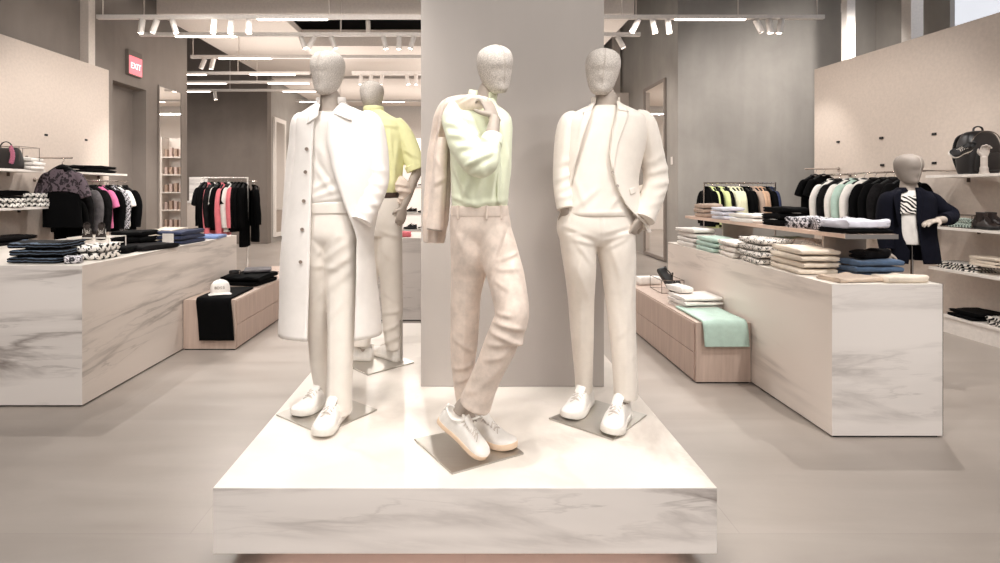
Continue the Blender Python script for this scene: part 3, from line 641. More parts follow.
def build_cream():
    s = Man('mannequin in a cream suit with hands in its pockets, right on the platform', 597, 2.78)
    plate(s, [(548.5, 419.5), (613.1, 441), (646.8, 416.2), (596.1, 401.6)])
    make_head(s, 600, 95.5, 604.5, 49, yaw=-.20, nod=.05)
    b = MB()
    s.limb(b, [(604.5, 90, .02, 8, 9), (605.5, 98, .02, 11.2, 11), (605.5, 107, .02, 12.5, 12), (605, 114, .02, 17, 13), (604, 124, .02, 27, 15), (602, 150, .01, 27, 17), (598, 185, 0, 24, 17), (596, 215, 0, 27, 17), (596, 240, 0, 28, 17)], 30)
    s.limb(b, [(615, 235, 0, 12, 13), (620, 300, 0, 9.5, 10), (623, 350, 0, 7.5, 8), (623, 396, .0, 5.6, 6), (621, 418, .0, 6, 7)], 24)
    s.limb(b, [(578, 235, 0, 12, 13), (581, 300, .05, 9, 10), (583, 345, .11, 7, 8), (585, 388, .17, 5.4, 6), (585, 408, .17, 6, 7)], 24)
    for arm in ([(640, 122, 0, 8, 9), (652, 160, 0, 7.5, 8), (655, 182, -.01, 7, 7.5), (648, 203, -.06, 6.3, 6.5), (640, 217, -.09, 5.2, 5)], [(569, 122, 0, 7.5, 9), (563, 160, 0, 7, 8), (562, 180, -.01, 6.5, 7), (564, 197, -.03, 5.8, 6), (565, 210, -.05, 5, 5)]): s.limb(b, arm, 26, 18)
    w = s.P(640.5, 216.5, -.09); hand(b, w, s.P(629, 240, -.085)-w, (-.8, .5, -.35), thumb=1, curl=(.15, .25, .2), L=.95, spread=.03, thumb_in=-.1)
    w = s.P(565, 209, -.05); hand(b, w, s.P(571, 232, -.055)-w, (.8, .5, -.3), thumb=-1, curl=(.15, .25, .2), L=.92, spread=.03, thumb_in=0)
    s.cloth('body', b, M['skin'], (), .0042, 3, 0, post=0)
    t = MB()
    s.torso(t, [(597, 203, 32.5, 0, 23), (596.5, 212, 36, 0, 24.5), (596, 222, 38.3, 0, 25.5), (596, 231, 38.6, 0, 25), (596.5, 240, 36, 0, 21), (597, 245, 28, 0, 15)])
    s.limb(t, [(578, 232, 0, 19, 23.5), (578.5, 250, 0, 17.2, 22), (579.8, 270, .0, 15.4, 19.5), (581, 300, .05, 13.1, 16), (582.3, 340, .10, 11.0, 14), (583.6, 374, .15, 9.3, 12.5), (583.8, 389, .17, 8.8, 12)], 44, 34, .92)
    s.limb(t, [(614, 232, 0, 20, 24), (616, 250, 0, 18.6, 23), (618.3, 270, 0, 16.6, 20), (620.5, 300, 0, 14.4, 16.5), (623.2, 340, 0, 12.2, 14.5), (625, 374, 0, 11.4, 13.5), (625.6, 397, 0, 11.4, 13.5)], 44, 34, .92)
    s.cloth('trousers', t, M['cream_suit'], [(564, 226, 590, 236, 3.5, 2.4), (572, 238, 592, 243, 4, 2.2), (600, 238, 630, 228, 3.5, 2.4), (598, 231, 622, 225, 2.5, 2.4), (602, 246, 620, 236, 3, 2.2), (596, 214, 596.5, 240, 2.5, 1.2), (573, 242, 588, 262, 4, 2.2), (575, 270, 588, 300, 4, 2.6), (582, 280, 576, 330, 3, 2.4), (612, 262, 622, 320, 3, 2.4), (622, 300, 622, 392, 3, 1.8), (580, 300, 583, 380, 3, 1.7),
        (614, 335, 624, 322, 2, 2.6), (626, 356, 634, 348, 1.5, 2.4), (573, 342, 584, 334, 2, 2.4), (578, 250, 572, 290, 3, 2.2), (630, 255, 626, 300, 3, 2.2), (606, 248, 616, 275, 3, 2.4)], .006, 6, .0017, seed=42)
    k = MB()
    s.torso(k, [(605, 106.5, 12.2, .005, 12), (605, 110, 15.5, .0, 14), (604.8, 114, 24, 0, 16.5), (604, 121, 33, 0, 20), (602, 137, 34, 0, 23), (600, 158, 32.5, 0, 24), (598, 182, 32, 0, 25), (597, 202, 33.5, 0, 26), (597, 212, 34.5, .0, 26.8), (597.5, 215.5, 34.6, 0, 27), (597.5, 216, 31, 0, 24)], 44, 48)
    s.cloth('tee_shirt', k, M['tee'], [(574, 205, 590, 190, 4, 3), (604, 206, 620, 186, 4, 3), (610, 165, 616, 205, 4, 2.6), (572, 180, 580, 205, 3, 2.6), (576, 212, 622, 211, 3, 1.6)], .006, 5, .0022, seed=50)
    rb = MB(); pts = [s.P(605, 107.6, .004)+Vector((.063*math.sin(a), -.062*math.cos(a), .005*math.cos(a)*-1)) for a in [2*PI*i/32 for i in range(33)]]
    rb.rings(sweep(pts, [(.004, .010)]*33, 8, ref=(0, 0, 1))); rb.build('neck_rib', M['tee'], s.root)
    spec = [(605.5, 102.5, 13.5, .012, 13), (605.8, 105.5, 17.5, .008, 15), (606, 109.5, 26, 0, 18), (606, 114.5, 36.5, 0, 21), (605.5, 121, 42, 0, 24), (605, 137, 42, 0, 26.5), (602.5, 158, 39, 0, 27.5), (600.5, 182, 36.5, 0, 28.5), (601, 205, 39.5, .0, 29.5), (603.5, 222, 42.5, 0, 30.5), (606, 231, 43.5, .0, 31)]
    xl = [(102, 594), (110, 591.5), (121, 588), (135, 583), (155, 577), (180, 571.5), (205, 565.5), (222, 564), (237, 565)]
    xr = [(102, 617), (110, 617.5), (121, 615.5), (135, 612), (155, 609.5), (172, 612), (190, 618), (205, 627), (213, 635), (222, 645), (237, 652)]
    c = s.shell('jacket', spec, xl, xr, M['cream_suit'], [(620, 140, 634, 152, 4, 2.6), (616, 160, 636, 176, 5, 2.6), (618, 172, 636, 190, 5, 2.6), (614, 150, 640, 140, 3, 3), (622, 186, 632, 210, 5, 2.6), (628, 195, 642, 208, 5, 2.6), (636, 150, 630, 200, 4, 2.4), (570, 140, 567, 200, 4, 2.4), (640, 210, 652, 236, 4, 2.4)], th=.005, seed=9)
    s.patch('lapel', [(617.5, 103), (616, 121), (612.5, 135), (610, 155), (612.5, 170)], [(622, 104), (628.5, 113), (627, 121), (619, 142), (613.4, 171)], M['cream_suit'], 18, 6, .005, .006, c)
    s.patch('lapel', [(594, 103), (588.5, 121), (583.5, 135), (578, 154), (574, 168)], [(590, 104), (583, 115), (580.5, 123), (577.5, 142), (573.2, 169)], M['cream_suit'], 18, 6, .005, .006, c)
    s.patch('collar', [(617, 102.5), (617.5, 106), (618.5, 110)], [(622, 104), (626, 107.5), (629, 111.5)], M['cream_suit'], 8, 5, .005, .010, c)
    s.patch('collar', [(594, 102.5), (592.5, 106), (590.8, 110)], [(589.5, 104), (586, 108), (582.5, 113)], M['cream_suit'], 8, 5, .005, .010, c)
    s.patch('pocket_flap', [(629, 189), (644, 184)], [(630.5, 195), (645, 190)], M['cream_suit'], 10, 6, .002, .003, c)
    nb = MB(); pts = []
    for i in range(25):
        a = 1.15+(2*PI-2.3)*i/24; pts.append(s.P(605.5, 103, .012)+Vector((.066*math.sin(a), -.066*math.cos(a), .010-.012*math.cos(a))))
    nb.rings(sweep(pts, [(.006, .020)]*25, 10, ref=(0, 0, 1))); nb.build('collar', M['cream_suit'], c)
    for px, py in ((612.6, 172.5), (617.5, 186)): s.button(px, py, M['btn_grey'], c, .008)
    for r, fs in (([(634, 116, 0, 8, 12), (643, 123, 0, 11.5, 15), (648, 140, 0, 12.3, 15), (652.5, 160, 0, 12, 14), (655.5, 176, -.01, 11.6, 13), (654.5, 189, -.03, 11.5, 12.5), (649.5, 203, -.06, 11.2, 12), (643.2, 219.5, -.09, 10.8, 11.5)],
                   [(644, 175, 664, 168, 7, 2.8), (646, 186, 665, 182, 7, 2.8), (650, 196, 664, 188, 6, 2.4), (645, 165, 658, 155, 5, 2.8), (644, 130, 650, 160, 4, 2.6), (640, 205, 656, 200, 4, 2.4), (650, 135, 660, 165, 3, 2.6)]),
                  ([(576, 116, 0, 7, 12), (569, 123, 0, 10, 14.5), (565, 142, 0, 10.3, 14.5), (563.3, 165, 0, 9.8, 13.5), (562.8, 180, -.01, 9.4, 12.5), (564, 196, -.03, 9.2, 11.5), (565.6, 209, -.05, 8.6, 10.5)],
                   [(555, 181, 572, 172, 4, 2.2), (556, 190, 566, 186, 3, 2.2), (558, 165, 572, 158, 4, 2.6), (564, 130, 560, 165, 4, 2.4), (557, 198, 572, 194, 4, 2.4)])):
        m = MB(); s.limb(m, r, 64, 36); me = m.mesh('sleeve'); drape(me, s.folds(fs), .0022, (20, 20, 9), 12); sl = link('sleeve', me, M['cream_suit'], c, angle=70)
    foot(s, (622.5, 404, 0), (611.5, 435.5), WS, .305, 1); foot(s, (585, 394, .17), (566, 420.5), WS, .30, -1)
    return s

def build_back():
    s = Man('mannequin seen from behind in a yellow green shirt, rear left of the platform', 378, 3.74)
    plate(s, [(329, 358), (367.5, 375.8), (414, 363.2), (377, 349)])
    make_head(s, 372, 112, 371.5, 81, .0, yaw=2.75, nod=.05)
    b = MB()
    s.limb(b, [(372, 104, .0, 8, 8), (374, 112, 0, 8.5, 8.5), (376, 120, .0, 14, 10), (377, 130, 0, 20, 12), (378, 160, 0, 18, 12), (378, 195, 0, 16, 11), (381, 222, 0, 19, 12)], 26)
    s.limb(b, [(390, 218, 0, 9, 10), (392, 280, 0, 7.5, 8), (394, 330, 0, 5, 5.5), (394, 353, 0, 4, 4.5), (393, 360, 0, 4.5, 5)], 20)
    s.limb(b, [(370, 218, 0, 9, 10), (366, 280, 0, 7.5, 8), (363, 330, 0, 5, 5.5), (365, 358, 0, 4, 4.5), (365, 364, 0, 4.5, 5)], 20)
    s.limb(b, [(401, 128, 0, 6, 7), (410, 150, .0, 6, 6.5), (417.5, 168, 0, 5, 5.3), (413, 181, -.02, 4.8, 5), (407.5, 197, -.05, 4.2, 4.5), (403.5, 207, -.07, 3.4, 3.6)], 28, 18)
    w = s.P(403.4, 207.5, -.072); hand(b, w, s.P(399, 226, -.085)-w, (-.5, .8, 0), thumb=-1, curl=(.3, .4, .3), L=.95, spread=.03)
    s.cloth('body', b, M['skin'], (), .0045, 3, 0, post=0)
    t = MB()
    s.torso(t, [(379, 193, 19.5, 0, 15), (380, 205, 22, .0, 17), (380.5, 222, 22.3, 0, 18), (381, 236, 20, 0, 16)])
    s.limb(t, [(389, 222, 0, 13, 17), (390, 250, 0, 12.2, 15), (391.3, 280, .0, 11.2, 13), (392.4, 305, 0, 10.6, 12), (392.6, 330, 0, 9.3, 11), (394.5, 349, 0, 8, 10)], 36, 30, .92)
    s.limb(t, [(371, 222, 0, 13, 17), (369, 250, 0, 12.2, 15), (366, 285, 0, 11, 13), (362.5, 320, 0, 10, 12), (361, 346, -.02, 9.2, 10.5)], 36, 30, .92)
    s.cloth('trousers', t, M['trouser'], [(382, 330, 400, 322, 5, 2), (384, 341, 400, 334, 5, 2), (383, 312, 402, 308, 4, 2), (385, 290, 400, 300, 3, 2.2), (384, 230, 400, 236, 4, 2.4), (384, 250, 398, 262, 3, 2.4), (356, 335, 370, 330, 4, 2)], .0065, 5, .0024, seed=61)
    bl = MB(); s.torso(bl, [(379, 192.5, 19.8, 0, 15.4), (379, 193, 20.5, 0, 16), (379.2, 197.5, 20.8, 0, 16.3), (379.2, 198, 20, 0, 15.6)], 6); bl.build('belt', plain('dark_brown_leather', '4a3a32', .4), s.root)
    k = MB()
    s.torso(k, [(373.5, 109.5, 9, .0, 9), (375, 112.5, 11.5, .0, 11), (376, 117, 18, 0, 12.5), (377, 123, 25.5, 0, 15), (378, 138, 26.5, .0, 17), (378.5, 158, 25.5, 0, 17.5), (379, 180, 23, 0, 17), (379, 193, 19.5, 0, 15.5), (379, 196, 18, 0, 14)], 40, 44)
    s.limb(k, [(396, 121, 0, 6, 10), (402.5, 130, 0, 8, 10.5), (407.5, 142, 0, 9.2, 10), (412, 155, 0, 9.6, 9.6), (415.6, 167.5, 0, 9.4, 9.4)], 36, 26)
    s.cloth('shirt', k, M['lime_dark'], [(384, 130, 388, 190, 6, 1.8), (392, 135, 396, 180, 6, 1.8), (399, 145, 394, 190, 5, 1.8), (388, 150, 400, 185, 5, 1.8), (404, 150, 418, 158, 5, 1.8), (404, 140, 414, 160, 4, 1.6), (380, 126, 398, 128, 4, 1.8)], .006, 4, .0035, (30, 30, 8), seed=71)
    cf = MB(); a, c = s.P(414, 164, 0), s.P(416.3, 170, 0); cf.rings(sweep([a, a.lerp(c, .1), a.lerp(c, .9), c, c], [(.062, .06), (.069, .067), (.068, .066), (.064, .062), (.05, .05)], 24)); cf.build('rolled_cuff', M['lime_dark'], s.root)
    co = MB(); pts = [s.P(373.5, 110.5, 0)+Vector((.064*math.sin(a), -.064*math.cos(a), .006)) for a in [2*PI*i/28 for i in range(29)]]
    co.rings(sweep(pts, [(.006, .022)]*29, 10, ref=(0, 0, 1))); co.build('shirt_collar', M['lime_dark'], s.root)
    wr = MB(); s.limb(wr, [(394.5, 180, -.02, 4, 4), (399, 183, -.05, 7.5, 5), (403.5, 188, -.06, 7.5, 5.5), (405, 194, -.05, 6, 5), (400, 203, -.04, 4, 4)], 24, 24)
    s.cloth('folded_jacket', wr, M['linen_beige'], [(396, 184, 408, 186, 7, 1.4), (397, 191, 410, 192, 6, 1.4), (398, 197, 406, 200, 5, 1.2)], .005, 3, .005, (40, 40, 50), seed=3)
    r = MB(); a = s.P(401.3, 320, -.04); r.tube([(a.x, a.y, .006), (a.x, a.y, a.z)], .010, 14); r.tube([(a.x, a.y, .009), (a.x, a.y, .014)], .02, 16); r.build('support_rod', M['plate'], s.root)
    foot(s, (365, 358, 0), (343, 358.5), WS, .29, 1); foot(s, (394, 354, 0), (373, 352), WS, .29, 1)
    return s
LONG_COAT = build_long_coat(); LIME = build_lime(); CREAM = build_cream(); BACK = build_back()
# ------------------------------------------------------------------ the room
def bx(name, mat, x0, x1, y0, y1, z0, z1, parent=None, bevel=0.0):
    return MB().box(x0, x1, y0, y1, z0, z1).build(name, mat, parent, False, bevel)
struct(bx('floor', M['floor'], -10, 9.5, -3, 22, -.1, 0))
# left wall with a door recess, a pipe casing and a long cream display panel in front of it
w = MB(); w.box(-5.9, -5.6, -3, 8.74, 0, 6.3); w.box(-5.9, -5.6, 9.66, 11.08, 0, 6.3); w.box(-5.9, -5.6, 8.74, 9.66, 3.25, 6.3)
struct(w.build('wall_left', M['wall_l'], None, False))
d = struct(bx('door_1', M['wall_l'], -5.88, -5.84, 8.74, 9.66, 0, 3.25))
dh = MB(); dh.tube([(-5.84, 8.86, 1.05), (-5.79, 8.86, 1.05), (-5.79, 8.98, 1.05)], .011, 10); dh.build('door_handle', M['chrome'], d)
struct(bx('wall_left_panel', M['panel'], -5.599, -5.47, 2.2, 8.45, 0, 3.34, bevel=.004))
struct(bx('trim_2', M['offwhite'], -5.599, -5.475, 8.0, 8.14, 3.34, 6.3))
struct(bx('wall_alcove', M['wall_dark'], -10, -5.5, 15.3, 15.6, 0, 6.3))
struct(bx('wall_alcove_side', M['wall'], -5.9, -5.5, 15.6, 21, 0, 6.3))
struct(bx('wall_far', M['white'], -10, 4.6, 21, 21.3, 0, 5.45)); struct(bx('wall_far_upper', M['wall_dark'], -10, 4.6, 21.05, 21.3, 5.45, 6.6))
# right: grey return wall, its dark flank, outer wall with a window, and the cream display panel
w = MB(); w.box(4.18, 8.3, 10.8, 11.1, 0, 6.3); struct(w.build('wall_right_return', M['wall'], None, False))
struct(bx('wall_right_flank', M['wall'], 4.18, 4.4, 11.1, 21, 0, 6.3))
w = MB(); w.box(8.07, 8.3, 9.15, 10.8, 0, 6.3); w.box(8.07, 8.3, -3, 9.15, 0, 3.0); w.box(8.07, 8.3, -3, 9.15, 5.9, 6.3)
struct(w.build('wall_right', M['wall'], None, False))
wd = struct(bx('window_1', emit('window_daylight', 'e3e7ef', .85), 8.15, 8.2, -3, 9.15, 3.0, 5.9))
q = [(5.302, 8.35), (5.70, 2.8), (5.82, 2.8), (5.42, 8.35)]
o = MB().prism(q, 0, 3.33).build('wall_right_panel', M['panel'], None, False, .004); struct(o)
struct(bx('trim_3', M['white'], 6.46, 6.60, 9.3, 9.44, 0, 6.3)); struct(bx('trim_4', M['white'], 7.30, 7.50, 9.0, 9.2, 0, 6.3))
struct(bx('trim_5', M['offwhite'], 3.95, 4.12, 14.6, 14.8, 0, 6.3))
struct(bx('wall_far_partition', M['offwhite'], 3.6, 4.17, 14.0, 14.35, 0, 3.98))
# column in the middle of the platform
struct(bx('wall_column', M['column'], -.26, .82, 3.247, 3.95, PT+.002, 6.3))
# ceiling: black void above, pale rafts hung below it
struct(bx('ceiling', M['black'], -10, 9.5, -3, 22, 6.3, 6.4))
w = MB(); w.box(-5.25, -3.17, 9.4, 14.2, 4.5, 4.62); w.box(-3.17, 2.88, 9.4, 9.65, 4.5, 4.62); w.box(-1.2+1.9, 2.88, 9.65, 13.6, 4.5, 4.62)
struct(w.build('ceiling_raft', M['offwhite'], None, False))
struct(bx('trim_6', M['offwhite'], -5.25, 2.88, 9.36, 9.40, 4.5, 4.82)); struct(bx('trim_7', plain('upper_fascia_grey', 'a99d94', .7), -5.25, 2.88, 9.38, 9.44, 4.82, 5.3))  # upper fascia band in a greyer tone than the raft
struct(bx('trim_8', M['offwhite'], -3.17, .7, 10.70, 10.76, 4.30, 4.62))
struct(bx('ceiling_raft_rear', M['offwhite'], -3.17, .7, 10.76, 13.5, 4.30, 4.40))
struct(bx('ceiling_raft_far', M['offwhite'], -5.4, 4.1, 15.4, 20.5, 4.62, 4.72))
for i, (x0, x1, y0, y1) in enumerate([(-5.262, -5.25, 9.4, 14.2), (2.88, 2.892, 9.4, 13.6)]):
    w = MB(); n = 46
    for k in range(n): yy = y0+(y1-y0)*(k+.5)/n; w.box(x0, x1, yy-.022, yy+.022, 4.50, 4.56)
    struct(w.build('trim_%d' % (9+i), M['black'], None, False))

# platform, column foot and display furniture
t = thing('display_platform', 'low white marble platform under the four mannequins', 'platform', (0, 2.147, 0))
o = MB().box(-.985, .985, 0, 2.66, .079, PT); me = o.mesh('slab')
slab = link('slab', me, [M['marble_top'], M['marble']], t, False, .003)
for p in me.polygons: p.material_index = 0 if p.normal.z > .5 else 1
bx('plinth', plain('pinkish_plinth', 'ecd6cc', .5), -.84, .88, .12, 2.5, 0, .079, t)
bx('added_glow_strip', emit('added_warm_glow', 'ffe6de', 4.5), -.80, .84, .06, .075, .070, .078, t)  # glowing strip added to brighten the plinth and the floor under the slab
def marble_block(name, label, x0, x1, y0, y1, h, cat='counter'):
    e = thing(name, label, cat, (x0, y0, 0)); me = MB().box(0, x1-x0, 0, y1-y0, .012, h).mesh('body')
    b = link('body', me, [M['marble_top'], M['marble'], M['marble_side']], e, False, .0025)
    for p in me.polygons: p.material_index = 0 if p.normal.z > .5 else (1 if abs(p.normal.y) > .5 else 2)
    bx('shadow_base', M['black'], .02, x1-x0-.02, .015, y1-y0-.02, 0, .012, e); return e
LT = marble_block('display_counter', 'long white marble block counter with folded clothes, left of the platform', -4.3, -2.645, 3.80, 6.37, .979)
RT = marble_block('display_counter', 'white marble block counter with folded clothes and a riser, right of the platform', 2.22, 2.89, 3.327, 6.02, .931)
bx('edge_strip', M['dark_metal'], .67, .676, .004, 2.6, .012, .931, RT)
MC = marble_block('display_counter', 'grey marble counter partly hidden behind the platform column', -1.15, .9, 6.3, 6.95, .95)
def bench(label, x0, x1, y0, y1, h, open_left):
    e = thing('drawer_bench', label, 'bench', (x0, y0, 0)); w, l = x1-x0, y1-y0
    bx('body', M['wood_end'], 0, w, 0, l, .012, h, e, .002)
    fx = -.008 if open_left else w+.008
    for z0, z1 in ((.018, h*.49), (h*.505, h-.012)):
        bx('drawer', M['wood'], min(fx, fx+.016 if open_left else fx-.016), max(fx, fx+.016 if open_left else fx-.016), .02, l-.01, z0, z1, e, .0015)
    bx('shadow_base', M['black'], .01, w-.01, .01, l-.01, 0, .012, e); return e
RB = bench('low pale wooden drawer bench with a mint garment, against the right marble counter', 1.79, 2.214, 4.26, 6.15, .4725, True)
LB = bench('low pale wooden drawer bench with a white cap, behind the left marble counter', -2.638, -2.15, 5.15, 7.45, .47, False)

# wall mirrors (left wall, dark flank wall, far left)
def mirror(label, X, y0, y1, z0, z1, face, frame, fw=.04, d=.05):
    e = thing('wall_mirror', label, 'mirror', (X, y0, z0)); l, h = y1-y0, z1-z0; s = 1 if face > 0 else -1
    a, b = sorted((0.002*s, d*s)); f = MB()
    for (u0, u1, v0, v1) in ((0, fw, 0, h), (l-fw, l, 0, h), (fw, l-fw, 0, fw), (fw, l-fw, h-fw, h)): f.box(a, b, u0, u1, v0, v1)
    f.build('frame', frame, e, False, .002); c0, c1 = sorted((.002*s, .6*d*s)); bx('glass', M['mirror'], c0, c1, fw*.9, l-fw*.9, fw*.9, h-fw*.9, e); return e
mirror('tall mirror on the left grey wall reflecting white shelves', -5.6, 10.02, 10.83, .25, 3.42, 1, plain('grey_frame', '8a8078', .5), .02, .03)
mirror('tall dark framed mirror on the wall behind the cream suited mannequin', 4.18, 11.4, 12.75, .03, 3.83, -1, plain('taupe_frame', '857a72', .5), .06, .05)
mirror('white framed mirror on the far left wall behind the hanging clothes', -5.5, 15.75, 16.75, .15, 3.6, 1, M['white'], .12, .06)
# exit sign
e = thing('exit_sign', 'lit red exit sign above the doorway on the left wall', 'sign', (-5.6, 9.06, 3.43))
bx('casing', M['wall_dark'], .002, .06, 0, .38, -.02, .40, e, .006)
bx('face', emit('sign_red', 'f07a84', .9), .06, .066, .012, .368, 0, .30, e)
def text_mesh(body, size, name, mat, parent, Mx, ext=.002):
    c = bpy.data.curves.new(name, 'FONT'); c.body = body; c.size = size; c.align_x = 'CENTER'; c.align_y = 'CENTER'; c.extrude = ext
    o = bpy.data.objects.new(name, c); COL.objects.link(o); bpy.context.view_layer.update()
    me = bpy.data.meshes.new_from_object(o.evaluated_get(bpy.context.evaluated_depsgraph_get())); bpy.data.objects.remove(o); me.transform(Mx)
    return link(name, me, mat, parent, False)
text_mesh('EXIT', .14, 'lettering', emit('sign_white', 'fff0f0', 1.3), e, Matrix.Translation((.067, .19, .14)) @ Matrix.Rotation(PI/2, 4, 'Z') @ Matrix.Rotation(PI/2, 4, 'X'))
e = thing('light_switch', 'small white wall switch beside the dark framed mirror', 'switch', (4.10+.0, 10.8, 2.09)); e.location = (4.18, 11.05, 2.09)
bx('cover', M['white'], -.012, -.001, 0, .10, -.08, .08, e, .003); bx('rocker', M['white'], -.018, -.012, .03, .07, -.035, .035, e, .002)
# security camera on the outer wall
e = thing('security_camera', 'small white dome security camera high on the right wall', 'camera', (7.45, 10.8, 4.98))
b = MB(); b.lathe([(0, .18), (.07, .18), (.07, .02), (.06, 0), (0, 0)], 20); b.build('housing', M['white'], e); b = MB(); b.lathe([(.055, 0), (.05, -.03), (.03, -.05), (0, -.055)], 20); b.build('dome', M['black'], e)
b = MB(); b.tube([(0, 0, .18), (0, -.02, .25), (0, -.003+0, .25)], .02, 8); b.box(-.06, .06, -.03, -.001, .17, .28); b.build('bracket', M['white'], e)

# ------------------------------------------------------------------ ceiling tracks with spotlights
TZ = 4.0
LAMPS = []
def track(label, x0, x1, Y, lit, rods, z=TZ):
    e = thing('light_track', label, 'light', (x0, Y, z), 0, 'ceiling light tracks')
    bx('rail', M['white'], 0, x1-x0, -.03, .03, 0, .06, e, .004)
    for a, b in lit: bx('light_line', M['tube'], a-x0, b-x0, -.028, .028, -.012, .002, e)
    for r in rods: m = MB(); m.tube([(r-x0, 0, .06), (r-x0, 0, 6.29-z)], .009, 8); m.build('hanger_rod', M['offwhite'], e)
    return e
def X_(px, Y): return (px-CX)/F*Y
def spot(label, px, Y, tilt, yaw=0.0, on=True, z=TZ):
    e = thing('spotlight', label, 'spotlight', (X_(px, Y), Y, z), 0, 'track spotlights')
    R = Matrix.Translation((0, 0, -.05)) @ Matrix.Rotation(yaw, 4, 'Z') @ Matrix.Rotation(tilt, 4, 'Y') @ Matrix.Scale(.78, 4)
    m = MB(); m.tube([(0, 0, -.001), (0, 0, -.06)], .012, 10); m.build('bracket', M['white'], e)
    m = MB(); m.lathe([(0, .06), (.050, .06), (.054, .055), (.054, -.20), (.046, -.205), (.046, -.19), (0, -.19)], 22, M=R); m.build('body', M['white'], e)
    m = MB(); m.lathe([(.045, -.196), (0, -.192)], 22, M=R); m.build('bulb', M['bulb'] if on else M['white'], e)
    return e
Ys = [8.05, 8.95, 10.45, 11.9, 12.9, 13.95, 15.6]
track('nearest long ceiling track with two lit lines, crossing the picture top', -5.38, 5.25, Ys[0], [(X_(258, Ys[0]), X_(327, Ys[0])), (X_(675, Ys[0]), X_(745, Ys[0]))], [-5.3, X_(329, Ys[0]), X_(622, Ys[0]), X_(738, Ys[0]), X_(817, Ys[0])])
track('second nearest ceiling track, lit at its left part', X_(140, Ys[1]), X_(640, Ys[1]), Ys[1], [(X_(176, Ys[1]), X_(236, Ys[1]))], [X_(144, Ys[1]), X_(341, Ys[1]), X_(636, Ys[1])])
track('third ceiling track from the front, one lit line above the left mannequin', X_(191, Ys[2]), X_(430, Ys[2]), Ys[2], [(X_(219, Ys[2]), X_(271, Ys[2]))], [X_(193, Ys[2]), X_(239, Ys[2])], TZ)
track('fourth ceiling track from the front with two lit lines, left of the mannequins', X_(160, Ys[3]), X_(310, Ys[3]), Ys[3], [(X_(165, Ys[3]), X_(206, Ys[3])), (X_(250, Ys[3]), X_(295, Ys[3]))], [X_(238, Ys[3])])
track('fifth ceiling track from the front with two lit lines, left of the mannequins', X_(150, Ys[4]), X_(320, Ys[4]), Ys[4], [(X_(160, Ys[4]), X_(226, Ys[4])), (X_(268, Ys[4]), X_(309, Ys[4]))], [X_(257, Ys[4])])
track('sixth ceiling track from the front with two lit lines, left of the mannequins', X_(155, Ys[5]), X_(325, Ys[5]), Ys[5], [(X_(160, Ys[5]), X_(210, Ys[5])), (X_(283, Ys[5]), X_(317, Ys[5]))], [X_(230, Ys[5])])
track('farthest short ceiling track, lit, just left of the first mannequin head', X_(296, Ys[6]), X_(425, Ys[6]), Ys[6], [(X_(300, Ys[6]), X_(319, Ys[6])), (X_(372, Ys[6]), X_(404, Ys[6]))], [X_(340, Ys[6])])
ordn = ['leftmost', 'second from left', 'third from left', 'fourth from left', 'fifth from left', 'sixth from left']
def spots(lst, Y, where, z=TZ):
    for i, (px, tl) in enumerate(lst):
        spot('white track spotlight, %s %s' % (ordn[i] if len(lst) > 1 else 'the only one', where), px, Y, tl, 0, True, z)
spots([(142, .12), (156, .35), (173, -.3), (214, .1), (231, .05), (249, 0)], Ys[0], 'on the left half of the nearest track')
spots([(637, .5), (653, -.2), (668, -.12), (757, -.45), (769, -.15), (781, .2)], Ys[0], 'on the right half of the nearest track')
spots([(302, -.35), (313, .5), (332, -.35), (384, -.2), (399, .02), (413, .3)], Ys[1], 'on the second track, above the left mannequins')
spots([(619, -.5)], Ys[1], 'at the right end of the second track')
spots([(204, .4), (213, .25)], Ys[2], 'below the third track')
spots([(215, -.1)], Ys[5], 'below the sixth track')
spots([(361, .05), (371, .1), (382, .2), (407, -.2), (416, 0)], Ys[3]+.05, 'under the rear raft right of the first head')
e = spot('white cylinder spotlight hanging alone in the black ceiling opening', 368, 9.9, -.05, 0, False, 4.55); m = MB(); m.tube([(0, 0, 0), (0, 0, 1.7)], .012, 8); m.build('stem', M['black'], e)
bx('rail', M['white'], X_(352, 11.95), X_(424, 11.95), 11.915, 11.985, TZ, TZ+.08); r = bpy.data.objects['rail.007'] if 'rail.007' in bpy.data.objects else None
if r: r.name = 'light_track'; tag(r, 'plain white spotlight rail right of the first mannequin head', 'light', 'ceiling light tracks')

# ------------------------------------------------------------------ light
def lamp(kind, loc, aim, energy, col=(1, .958, .912), size=.1, ang=60, blend=.5, name='lamp', sy=None):
    l = bpy.data.lights.new(name, kind); l.energy = energy; l.color = col
    if kind == 'SPOT': l.spot_size = math.radians(ang); l.spot_blend = blend; l.shadow_soft_size = size
    else:
        l.size = size
        if sy: l.shape = 'RECTANGLE'; l.size_y = sy
    o = bpy.data.objects.new(name, l); COL.objects.link(o); o.location = loc
    o.rotation_euler = (Vector(aim)-Vector(loc)).to_track_quat('-Z', 'Y').to_euler(); return o
